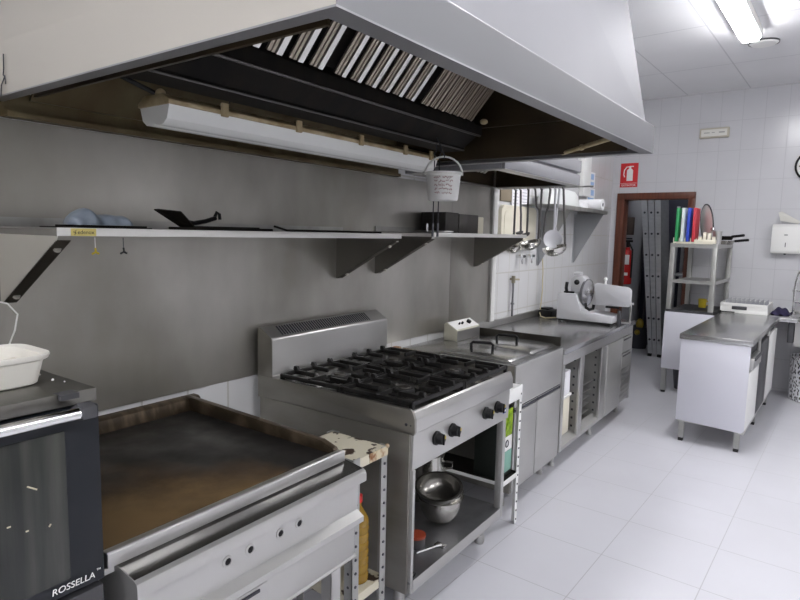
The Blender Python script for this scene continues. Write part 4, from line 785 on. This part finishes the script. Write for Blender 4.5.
# ------------------------------------------------------------------ back wall: sign, lights, dispenser, clock
yf = YB-.001
t = thing('extinguisher_sign', 'red EXTINTOR sign with a white extinguisher above the brown door', 'sign', (-2.22, yf, 2.15), back=True)
b = MB(True); b.box(-2.318, -2.118, yf-.004, yf, 2.152, 2.43, .001); part('plate', b, sign_red, t)
b = MB(True); y1 = yf-.0045
b.prism([(-2.245, 2.225), (-2.175, 2.225), (-2.175, 2.345), (-2.19, 2.365), (-2.23, 2.365), (-2.245, 2.345)], 'y', y1-.001, y1, bev=.0003); b.box(-2.222, -2.198, y1-.001, y1, 2.365, 2.385); b.box(-2.215, -2.17, y1-.001, y1, 2.385, 2.397)
b.tube([(-2.215, y1, 2.39), (-2.25, y1, 2.385), (-2.275, y1, 2.35), (-2.28, y1, 2.30), (-2.268, y1, 2.27)], .006, 6); part('pictogram', b, sign_white, t)
b = MB(True); b.box(-2.312, -2.124, y1-.0008, y1, 2.197, 2.2); part('divider', b, sign_white, t)
text_part('lettering', 'EXTINTOR', .034, MB_ @ basis((-2.218, y1-.001, 2.173), (1, 0, 0), (0, 0, 1)), sign_white, t, extr=.0005, sx=.98)
t = thing('emergency_light', 'small cream emergency light high on the white tiled wall', 'light', (-1.34, yf, 2.65), back=True)
b = MB(True); b.box(-1.485, -1.20, yf-.045, yf, 2.648, 2.752, .008); part('case', b, mat('aged_cream_case', (.52, .48, .38), .5), t); b = MB(True); b.box(-1.468, -1.217, yf-.05, yf-.0452, 2.664, 2.735, .003); part('lens', b, mat('milky_lens', (.72, .71, .66), .3), t)
b = MB(True); b.box(-1.44, -1.385, yf-.0512, yf-.05, 2.696, 2.706); b.box(-1.365, -1.335, yf-.0512, yf-.05, 2.697, 2.705); b.box(-1.295, -1.24, yf-.0512, yf-.05, 2.694, 2.708); part('lens_marks', b, mat('marks_grey', (.38, .38, .35), .6), t)
t = thing('towel_dispenser', 'white paper towel dispenser on the back wall near the sink', 'dispenser', (-.62, yf, 1.43), back=True)
b = MB(True); b.prism([(yf-.11, 1.46), (yf-.095, 1.435), (yf, 1.435), (yf, 1.73), (yf-.09, 1.73), (yf-.11, 1.70)], 'x', -.725, -.475, bev=.008); part('case', b, white_plastic, t); b = MB(True); b.box(-.603, -.596, yf-.1112, yf-.1102, 1.50, 1.545); b.box(-.615, -.585, yf-.112, yf-.1102, 1.618, 1.626); part('window_slot', b, dark_grey, t); b = MB(True); b.ball((-.60, yf-.07, 1.432), .012); part('lock', b, ink, t)
b = MB(True); b.sheet([(-.69, yf-.03, 1.85), (-.665, yf-.04, 1.765), (-.51, yf-.07, 1.735), (-.49, yf-.07, 1.755), (-.66, yf-.03, 1.86)], .004); single('folded_paper', b, mat('cream_paper', (.66, .65, .60), .7), 'folded cream paper leaning on top of the towel dispenser', 'paper', (-.62, yf-.06, 1.732))
t = thing('wall_clock', 'round clock with a black rim at the right edge of the picture', 'clock', (-.435, yf, 2.31), back=True)
Mc = Matrix.Rotation(PI/2, 4, 'X'); b = MB(True); b.lathe([(.135, 0), (.155, 0), (.155, .03), (.148, .036), (.138, .03), (.135, 0)], (-.435, yf, 2.31), 40, Mc); part('rim', b, black, t); b = MB(True); b.lathe([(0, .012), (.137, .012), (.137, .002), (0, .002)], (-.435, yf, 2.31), 40, Mc); part('dial', b, sign_white, t)
b = MB(True); b.box(-.438, -.432, yf-.02, yf-.018, 2.31, 2.40); b.box(-.435, -.375, yf-.022, yf-.02, 2.306, 2.313)
for k in range(12): a = PI*k/6; b.cyl((-.435+.115*math.cos(a), yf-.0125, 2.31+.115*math.sin(a)), (-.435+.115*math.cos(a), yf-.0145, 2.31+.115*math.sin(a)), .006, 6)
part('hands', b, black, t)
t = thing('ceiling_disc', 'round white cover plate on the ceiling by the lit lamp', 'cover', (-.745, 5.64, H-.02), back=True); b = MB(True); b.lathe([(0, -.022), (.09, -.02), (.105, -.008), (.105, -.0005), (0, -.0005)], (-.745, 5.64, H), 32); part('disc', b, white_paint, t); b = MB(True); b.lathe([(.106, -.012), (.109, -.012), (.109, -.0005), (.106, -.0005), (.106, -.012)], (-.745, 5.64, H), 32); part('rim', b, dark_grey, t)

# ------------------------------------------------------------------ ceiling lamps (all the same kind; the storage one is added; only the nearest is in view)
def lamp(x, y0, label, lit=None):
    t = thing('ceiling_lamp', label, 'lamp', (x, y0+.6, H-.09), back=True)
    b = MB(True); b.box(x-.075, x+.075, y0, y0+1.25, H-.03, H-.0005, .004); b.box(x-.075, x-.0675, y0, y0+1.25, H-.062, H-.03); b.box(x+.0675, x+.075, y0, y0+1.25, H-.062, H-.03); b.box(x-.0675, x+.0675, y0, y0+.008, H-.062, H-.03); b.box(x-.0675, x+.0675, y0+1.242, y0+1.25, H-.062, H-.03); part('housing', b, white_paint, t)
    b = MB(True); b.prism([(x-.066, H-.0302), (x+.066, H-.0302), (x+.066, H-.070), (x+.050, H-.092), (x-.050, H-.092), (x-.066, H-.070)], 'y', y0+.009, y0+1.241, bev=.003); part('diffuser', b, lit or lamp_on, t)
lamp(-.785, 4.02, 'lit fluorescent ceiling lamp at the top right')
lamp(-.785, 1.0, 'lit ceiling lamp above the camera, out of the picture')
lamp(-.785, -1.9, 'lit ceiling lamp behind the camera, out of the picture')
lamp(1.25, 4.0, 'lit ceiling lamp beyond the right edge of the picture')
lamp(1.25, 1.0, 'lit ceiling lamp right of the camera, out of the picture')
lamp(1.25, -1.9, 'lit ceiling lamp at the rear right, out of the picture')

lamp(-1.95, 7.75, 'added dim lamp brightening the storage room, unseen behind the door lintel', mat('added_dim_lit_diffuser', (.9, .9, 1), .5, emit=(.95, .97, 1), estr=9.0))  # added lamp, out of view, to brighten the room past the door

# ------------------------------------------------------------------ storage room behind the door
t = thing('aluminium_ladder', 'tall three part aluminium ladder leaning in the doorway', 'ladder', (-2.15, 8.3, 0), back=True)
for k in range(3):
    x0 = -2.115+.056*k; b = MB(True); xt = -2.43+.092*k
    b.hexa([(x0, 8.20, 0), (x0+.05, 8.20, 0), (x0+.05, 8.62, 0), (x0, 8.62, 0), (xt, 8.36, 2.5), (xt+.082, 8.36, 2.5), (xt+.082, 8.78, 2.5), (xt, 8.78, 2.5)])
    for j in range(9):
        f = (.28*j+.22)/2.5; xc = x0+.025+(xt+.041-x0-.025)*f; b.cyl((xc, 8.2+.16*f-.004, 2.5*f), (xc, 8.2+.16*f+.004, 2.5*f), .015, 10, 1)
    part('ladder_section', b, [alu, ink], t)
for k, x in enumerate((-2.10, -1.98)):
    b = MB(True); b.box(x-.02, x+.03, 8.17, 8.24, 0, .035, .004); part('rubber_foot', b, rubber, t)
t = thing('fire_extinguisher', 'red fire extinguisher hung on the grey storage wall inside the door', 'extinguisher', (-2.44, 8.35, 1.0), back=True)
b = MB(True); b.lathe([(0, 0), (.065, 0), (.072, .01), (.072, .40), (.06, .45), (.03, .475), (.03, .50), (0, .50)], (-2.50, 8.30, .93), 24); part('cylinder', b, red, t); b = MB(True); b.cyl((-2.50, 8.30, 1.432), (-2.50, 8.30, 1.50), .025, 12); b.box(-2.57, -2.44, 8.285, 8.315, 1.50, 1.53, .004); b.box(-2.57, -2.45, 8.285, 8.315, 1.54, 1.56, .004); part('valve', b, black, t)
b = MB(True); b.tube([(-2.47, 8.27, 1.48), (-2.42, 8.24, 1.40), (-2.415, 8.23, 1.2), (-2.42, 8.24, 1.02)], .011, 8); part('hose', b, rubber, t); b = MB(True); b.box(-2.53, -2.45, 8.222, 8.2275, 1.20, 1.33, .001); b.box(-2.52, -2.46, 8.221, 8.2275, 1.05, 1.09); part('label_patch', b, sign_white, t)
b = MB(True); b.box(-2.54, -2.46, 8.33, 8.40, 1.60, 1.84, .006); b.box(-2.615, -2.54, 8.35, 8.38, 1.7, 1.73); single('wall_bracket', b, mat('brown_box', (.08, .055, .045), .6), 'dark brown box above the extinguisher inside the door', 'box', (-2.5, 8.36, 1.6))
t = thing('storage_shelving', 'grey metal shelving in the dark room behind the ladder', 'shelving', (-1.75, 8.9, 0), back=True)
for z in (.5, 1.05, 1.5): b = MB(True); b.box(-2.02, -1.22, 8.75, 9.2, z, z+.035, .002); part('shelf', b, alu, t)
for x in (-2.02, -1.26):
    for y in (8.76, 9.16): b = MB(True); b.box(x, x+.04, y, y+.035, 0, 2.0); part('post', b, alu, t)
for x, z, h, lab in ((-1.86, 1.5355, .38, 'dark bottle with a pale label on the top storage shelf'), (-1.74, 1.5355, .30, 'second dark bottle on the top storage shelf'), (-1.85, 1.0855, .30, 'dark bottle on the middle storage shelf')):
    t = thing('dark_bottle', lab, 'bottle', (x, 8.9, z), back=True, group='bottles in the storage room'); b = MB(True); b.lathe([(0, 0), (.04, 0), (.04, h*.6), (.015, h*.78), (.015, h), (0, h)], (x, 8.9, z), 16); part('bottle', b, ink, t); b = MB(True); b.box(x-.022, x+.022, 8.858, 8.8615, z+.05, z+h*.5); part('label', b, sign_white, t)
t = thing('mop_bucket', 'yellow and black mop bucket on the floor left of the ladder', 'bucket', (-2.25, 8.75, 0), back=True); b = MB(True); b.lathe([(0, 0), (.13, 0), (.165, .30), (.17, .31), (.155, .31), (.12, .01), (0, .01)], (-2.42, 8.72, .0005), 24); part('bucket', b, ink, t); b = MB(True); b.ball((-2.36, 8.60, .36), .06, sc=(.9, .6, 1.3)); b.ball((-2.38, 8.57, .24), .04); part('wringer', b, mat('dirty_yellow', (.24, .17, .01), .5), t, 'yellow wringer')
b = MB(True); b.cyl((-2.45, 9.05, .02), (-2.45, 9.2, 1.7), .014, 10); b.box(-2.55, -2.35, 9.0, 9.1, .0, .06, .01); single('broom', b, dark_grey, 'dark broom standing in the storage corner', 'broom', (-2.4, 8.9, 0))
b = MB(True); b.box(-2.58, -1.25, 9.3, 9.75, .002, 2.3, .01); single('widened_darkening_cupboard', b, mat('navy_dark', (.014, .014, .03), .6), 'wide dark cupboard enlarged to darken the back of the storage room', 'cupboard', (-1.9, 9.5, 0))  # widened and near black to cover the bright back of the room

# ------------------------------------------------------------------ steel shelf rack right of the door
t = thing('steel_rack', 'tall steel rack with cutting boards on top beside the brown door', 'rack', (-1.28, 6.75, 0), back=True)
RX0, RX1, RYa, RYb = -1.50, -1.075, 6.345, 7.19
rack_m = mat('satin_rack_steel', (.40, .40, .38), .42, .7)
for x in (RX0, RX1-.045):
    for y in (RYa, RYb-.04): b = MB(True); b.box(x, x+.045, y, y+.04,   .02, 1.52, .003); pp = part('post', b, rack_m, t); b = MB(True); b.cyl((x+.022, y+.02, 0), (x+.022, y+.02, .02), .022, 12); sub('foot', b, rubber, pp)
for z, m in ((1.49, rack_m), (1.135, rack_m), (.835, dark_grey)):
    b = MB(True); b.box(RX0+.002, RX1-.002, RYa+.002, RYb-.002, z, z+.004); b.box(RX0, RX1, RYa-.001, RYa+.001, z-.012, z+.022); b.box(RX1-.001, RX1+.001, RYa, RYb, z-.012, z+.022); part('shelf', b, m, t)
b = MB(True); b.box(-1.505, -1.06, RYa-.012, RYa-.003, .252, .832, .002); single('white_panel', b, white_board, 'white board fixed upright in front of the rack legs behind the fridge table', 'panel', (-1.28, RYa, .252))
ZR = 1.5125
t = thing('board_holder', 'cream plastic holder for cutting boards on top of the rack', 'holder', (-1.3, 6.6, ZR), back=True)
b = MB(True); b.box(-1.495, -1.28, 6.42, 6.65, ZR, ZR+.02, .004)
for k in range(5): x = -1.494+.052*k; b.box(x, x+.006, 6.42, 6.43, ZR+.02, ZR+.06, .002); b.box(x, x+.006, 6.635, 6.645, ZR+.02, ZR+.06, .002)
part('base', b, cream_plastic, t)
for k, (nm, colr, lab) in enumerate((('green', (.03, .30, .10), 'green cutting board standing at the left of the holder'), ('white', (.72, .80, .78), 'white cutting board between the green and the blue ones'), ('blue', (.03, .07, .50), 'blue cutting board between the white and the red ones'), ('red', (.55, .04, .06), 'red cutting board standing at the right of the holder'))):
    x = -1.486+.052*k; b = MB(True); b.box(x, x+.026, 6.433, 6.63, ZR+.021, ZR+.021+.335, .005); single('cutting_board', b, mat('board_'+nm, colr, .5), lab, 'board', (x, 6.58, ZR), 'cutting boards in the holder')
t = thing('round_lid', 'big round steel lid leaning beside the red cutting board', 'lid', (-1.215, 6.7, ZR), back=True)
ln = Vector((-.88, -.45, -.10)).normalized(); Ml = ln.to_track_quat('Z', 'Y').to_matrix().to_4x4(); lc = Vector((-1.25, 6.70, ZR+.205))
b = MB(True); b.lathe([(0, .030), (.10, .022), (.19, .004), (.195, 0), (.19, -.002), (.10, .014), (0, .022)], lc, 36, Ml); part('lid', b, mat('matt_lid', (.74, .73, .70), .5, .1), t)
b = MB(True); b.lathe([(.191, -.004), (.202, -.004), (.202, .006), (.191, .006), (.191, -.004)], lc, 36, Ml); part('rim', b, dark_grey, t)
t = thing('knife_block', 'cream plastic utensil rack in front of the leaning lid', 'rack', (-1.2, 6.4, ZR), back=True)
b = MB(True)
for x, h in ((-1.255, .075), (-1.215, .115), (-1.175, .11), (-1.135, .075)): b.box(x, x+.028, 6.365, 6.41, ZR+.001, ZR+h, .003)
b.box(-1.29, -1.10, 6.36, 6.415, ZR+.0005, ZR+.045, .004); part('block', b, cream_plastic, t)
b = MB(True); b.ball((-1.15, 6.47, ZR+.15), .022); b.cyl((-1.15, 6.47, ZR+.001), (-1.15, 6.47, ZR+.14), .005, 8); single('serving_spoon', b, chrome, 'shiny spoon standing between the utensil rack and the lid', 'spoon', (-1.15, 6.47, ZR))
b = MB(True); b.lathe([(0, 0), (.035, 0), (.042, .13), (.037, .13), (.03, .01), (0, .01)], (-1.115, 6.52, ZR+.001), 20); single('steel_cup', b, steel, 'steel cup behind the utensil rack beside the pans', 'cup', (-1.115, 6.52, ZR))
def pan(x, y, z, r, label, m, a, tilt=0):
    t = thing('frying_pan', label, 'pan', (x, y, z), back=True, group='pans on the rack'); b = MB(True); b.lathe([(0, 0), (r*.8, 0), (r, .04), (r*.97, .04), (r*.78, .005), (0, .005)], (x, y, z), 28, Matrix.Rotation(tilt, 4, 'Y')); part('pan', b, m, t)
    b = MB(True); b.tube([(x+r*math.cos(a), y+r*math.sin(a), z+.035), (x+(r+.13)*math.cos(a), y+(r+.13)*math.sin(a), z+.05)], .013, 8); part('handle', b, black, t)
pan(-1.13, 6.84, ZR+.001, .13, 'steel frying pan lowest of the pans on the rack', bowl_m, -.25)
pan(-1.13, 6.84, ZR+.046, .115, 'dark frying pan on top of the steel one on the rack', trough_black, -.5)
b = MB(True); b.lathe([(0, 0), (.035, 0), (.04, .09), (.036, .09), (.03, .006), (0, .006)], (-1.245, 6.75, .8575), 20); b.tube([(-1.205, 6.75, .93), (-1.185, 6.75, .92), (-1.185, 6.75, .89), (-1.207, 6.75, .88)], .005, 6); single('yellow_mug', b, yellow, 'yellow mug on the lower shelf of the rack', 'mug', (-1.245, 6.75, .8575))
b = MB(True); b.lathe([(0, 0), (.12, 0), (.15, .26), (.155, .27), (.145, .27), (.115, .01), (0, .01)], (-1.315, 6.66, .0005), 24); single('waste_bin', b, ink, 'black bin on the floor under the rack behind the white panel', 'bin', (-1.315, 6.66, 0))

# ------------------------------------------------------------------ fridge table in the middle of the room
t = thing('fridge_table', 'low steel table with white end panel standing across from the cooking line', 'table', (-.79, 5.7, 0), back=True)
X0, X1, Y0, Y1, ZT = -1.035, -.545, 4.86, 6.60, .842
b = MB(True); b.box(X0, X1, Y0, Y1, ZT-.042, ZT, .005); part('worktop', b, steel_top, t)
b = MB(True); b.prism([(X0+.012, .168), (X1-.03, .150), (X1-.012, .168), (X1-.012, ZT-.044), (X0+.012, ZT-.044)], 'y', Y0+.008, Y0+.016, bev=.001); part('end_panel', b, white_board, t)
b = MB(True); b.box(X0+.02, X0+.03, Y0+.017, Y1, .16, ZT-.044); b.box(X0+.03, X1-.03, Y0+.017, Y1, .155, .17); b.box(X0+.03, X1-.03, Y1-.012, Y1-.002, .17, ZT-.044); part('casing', b, steel_pale, t)
b = MB(True); b.box(X1-.05, X1-.012, Y0+.017, Y1, .14, .165, .002); part('bottom_rail', b, steel, t)
for y0, y1 in ((Y0+.03, 5.38), (5.44, 5.94), (6.02, 6.55)):
    b = MB(True)
    if y0 < 5: b.box(X1-.03, X1-.008, y0, y1, .17, .60, .003)
    else: b.box(X1-.03, X1-.008, y0, y1, .17, .745, .003)
    part('door', b, white_paint if y0 < 5.4 or y0 > 6 else dark_grey, t)
b = MB(True); b.box(X1-.03, X1+.012, Y0+.03, 5.30, .625, .71, .003); dr = part('drawer', b, steel, t); b = MB(True); b.box(X1+.0115, X1+.02, Y0+.05, 5.28, .69, .715, .002); sub('drawer_pull', b, dark_grey, dr)
b = MB(True); b.box(X1-.06, X1-.035, Y0+.03, Y1-.03, .17, .78); part('inner_liner', b, dark_grey, t)
for y0, y1 in ((5.40, 5.43), (5.955, 6.01)): b = MB(True); b.box(X1-.03, X1-.01, y0, y1, .17, .795, .002); part('mullion', b, steel, t)
for x in (X0+.035, X1-.075):
    for y in (Y0+.018, 5.72, Y1-.10):
        b = MB(True); b.box(x, x+.038, y, y+.038, .025, .168, .002); lg = part('leg', b, rack_m, t); b = MB(True); b.box(x+.002, x+.036, y+.002, y+.036, 0, .027, .002); sub('leg_foot', b, rubber, lg)

# ------------------------------------------------------------------ sink run against the back wall
t = thing('sink_counter', 'steel sink counter with a deep bowl along the back wall', 'sink', (.2, 6.9, 0), back=True)
b = MB(True); b.box(-1.06, -.40, 6.612, YB-.005, .80, .838, .003); b.box(-.40, .6, 6.612, 6.68, .80, .838, .003); b.box(-.40, .6, 7.12, YB-.005, .80, .838, .003); b.box(.15, .6, 6.68, 7.12, .80, .838); part('worktop', b, steel_top, t)
b = MB(True)
for x0, x1, y0, y1 in ((-.42, -.41, 6.67, 7.13), (.15, .16, 6.67, 7.13), (-.41, .15, 6.67, 6.68), (-.41, .15, 7.12, 7.13)): b.box(x0, x1, y0, y1, .58, .80)
b.box(-.42, .16, 6.67, 7.13, .57, .58); part('bowl', b, steel, t)
b = MB(True); b.box(-1.06, .6, YB-.018, YB-.003, .838, .86, .002); part('upstand', b, steel, t)
b = MB(True); b.box(-.475, -.425, 6.66, 7.1, .60, .80, .004); part('bowl_bracket', b, dark_grey, t)
for x in (.50, .56): pass
b = MB(True); b.box(.54, .58, 6.63, 6.67, 0, .80); part('leg', b, steel, t); b = MB(True); b.box(.54, .58, 7.14, 7.18, 0, .80); part('leg', b, steel, t)
t = thing('spray_tap', 'tall chrome spring spray tap over the sink at the right edge', 'tap', (-.47, 7.05, .838), back=True)
b = MB(True); b.cyl((-.475, 7.06, .8385), (-.475, 7.06, 1.08), .013, 14); b.cyl((-.475, 7.06, 1.06), (-.475, 7.06, 1.085), .022, 14); b.cyl((-.475, 7.06, .8385), (-.475, 7.06, .86), .024, 14); part('column', b, chrome, t)
b = MB(True); arc = [(-.475, 7.06, 1.08), (-.47, 7.055, 1.16), (-.45, 7.04, 1.25), (-.41, 7.02, 1.31), (-.35, 7.0, 1.335), (-.29, 6.97, 1.31), (-.26, 6.95, 1.24)]; b.tube(arc, .013, 10)
for k in range(30):
    f = k/29*(len(arc)-1); i = min(int(f), len(arc)-2); q = Vector(arc[i]).lerp(Vector(arc[i+1]), f-i); d = (Vector(arc[i+1])-Vector(arc[i])).normalized(); b.cyl(q-d*.003, q+d*.003, .0165, 10)
part('spring_hose', b, chrome, t)
b = MB(True); b.tube([(-.475, 7.06, 1.07), (-.40, 7.03, 1.07), (-.27, 6.96, 1.075)], .007, 8); b.tube([(-.475, 7.06, .96), (-.40, 7.03, .955), (-.36, 7.01, .95)], .009, 8); part('support_arm', b, chrome, t); b = MB(True); b.cyl((-.26, 6.95, 1.24), (-.26, 6.95, 1.06), .02, 12); part('spray_head', b, dark_grey, t)
t = thing('dish_rack', 'white plastic dishwasher rack on the counter at the back wall', 'rack', (-.9, 6.95, .838), back=True)
dx0, dx1, dy0, dy1, dz = -1.065, -.655, 6.67, 7.11, .8385
b = MB(True); b.box(dx0, dx1, dy0, dy0+.008, dz, dz+.035, .002); b.box(dx0, dx1, dy0, dy0+.008, dz+.07, dz+.10, .002); b.box(dx0, -.96, dy0, dy0+.008, dz+.035, dz+.07); b.box(-.83, dx1, dy0, dy0+.008, dz+.035, dz+.07)
b.box(dx0, dx1, dy1-.008, dy1, dz, dz+.10, .002); b.box(dx0, dx0+.008, dy0+.008, dy1-.008, dz, dz+.10); b.box(dx1-.008, dx1, dy0+.008, dy1-.008, dz, dz+.10)
for k in range(11): y = dy0+.03+.038*k; b.box(dx0+.008, dx1-.008, y, y+.006, dz+.004, dz+.010)
for k in range(9): x = dx0+.03+.04*k; b.box(x, x+.006, dy0+.008, dy1-.008, dz+.011, dz+.017)
part('basket', b, white_plastic, t)
b = MB(True)
for i in range(9):
    for j in range(8): b.tube([(dx0+.04+.042*i, dy0+.05+.046*j, dz+.017), (dx0+.04+.042*i, dy0+.056+.046*j, dz+.125)], .0045, 4, r1=.002)
tag(part('pegs', b, mat('peg_grey', (.36, .37, .40), .4), t), kind='stuff')
b = MB(True); b.box(-.96, -.83, dy0-.004, dy0-.0005, dz+.036, dz+.066, .001); part('grip_slot', b, dark_grey, t)
b = MB(True); b.grid(lambda u, v: Vector((-.645+.16*u, 6.80+.22*v, .843+.065*math.sin(PI*min(1, max(0, u)))**.6*math.sin(PI*v)**.5+.01*math.sin(14*u+6*v))), 12, 10, .003); single('cleaning_cloth', b, purple, 'dark purple cloth heaped between the dish rack and the tap', 'cloth', (-.57, 6.9, .84))
b = MB(True); b.tube([(-1.05, 6.632, .8485), (-.98, 6.640, .8485), (-.93, 6.645, .8485)], .006, 6); b.cyl((-1.058, 6.630, .850), (-1.045, 6.632, .850), .011, 8); single('spray_lance', b, rubber, 'thin black lance lying in front of the dish rack', 'lance', (-1.0, 6.67, .85))
# patterned bin under the sink
m = bpy.data.materials.new('dashed_bin_weave'); m.use_nodes = True; nt = m.node_tree; N = nt.nodes; L = nt.links; p = N['Principled BSDF']
tc = N.new('ShaderNodeTexCoord'); mp = N.new('ShaderNodeMapping'); mp.inputs['Rotation'].default_value = (0, .9, 0); mp.inputs['Scale'].default_value = (62, 62, 30); L.new(tc.outputs['Object'], mp.inputs[0])
vo = N.new('ShaderNodeTexVoronoi'); vo.inputs['Scale'].default_value = 1.0; L.new(mp.outputs[0], vo.inputs['Vector']); cr = N.new('ShaderNodeValToRGB'); cr.color_ramp.interpolation = 'CONSTANT'; cr.color_ramp.elements[0].color = (.02, .02, .025, 1); cr.color_ramp.elements[1].color = (.75, .75, .77, 1); cr.color_ramp.elements[1].position = .42
L.new(vo.outputs['Distance'], cr.inputs[0]); L.new(cr.outputs[0], p.inputs['Base Color']); p.inputs['Roughness'].default_value = .5
b = MB(True); b.lathe([(0, .002), (.165, .002), (.175, .01), (.19, .43), (.196, .44), (.186, .44), (.17, .02), (0, .015)], (-.265, 6.99, 0), 36); single('laundry_bin', b, m, 'black and white dashed bin standing under the sink bowl', 'bin', (-.265, 6.99, 0))
b = MB(True); b.box(-.40, -.14, 6.87, 7.1, .4405, .455, .004); b.bm.free()

# ------------------------------------------------------------------ light and camera
w = bpy.data.worlds.new('dim_room_air'); bpy.context.scene.world = w; w.use_nodes = True; w.node_tree.nodes['Background'].inputs[0].default_value = (.8, .85, 1, 1); w.node_tree.nodes['Background'].inputs[1].default_value = .05
cd = bpy.data.cameras.new('camera'); co = bpy.data.objects.new('camera', cd); C.objects.link(co)
cd.sensor_width = 36; cd.lens = 36*591.4/800; cd.clip_start = .02
yaw, pit, rol = 0.657174704-DL, 0.1129544, -0.021493876
f = Vector((-math.sin(yaw)*math.cos(pit), math.cos(yaw)*math.cos(pit), -math.sin(pit))); rt = Vector((math.cos(yaw), math.sin(yaw), 0)); dn = f.cross(rt)
r2 = math.cos(rol)*rt+math.sin(rol)*dn; d2 = -math.sin(rol)*rt+math.cos(rol)*dn
M = Matrix.Identity(4)
for i in range(3): M[i][0], M[i][1], M[i][2], M[i][3] = r2[i], -d2[i], -f[i], CAM[i]
co.matrix_world = M; bpy.context.scene.camera = co
sc = bpy.context.scene
sc.view_settings.view_transform = 'Standard'; sc.view_settings.look = 'None'; sc.view_settings.gamma = 1; sc.view_settings.use_curve_mapping = False; sc.view_settings.exposure = 1.2
sc.cycles.use_denoising = True; sc.cycles.max_bounces = 10; sc.cycles.diffuse_bounces = 5; sc.cycles.glossy_bounces = 5; sc.cycles.sample_clamp_indirect = 6
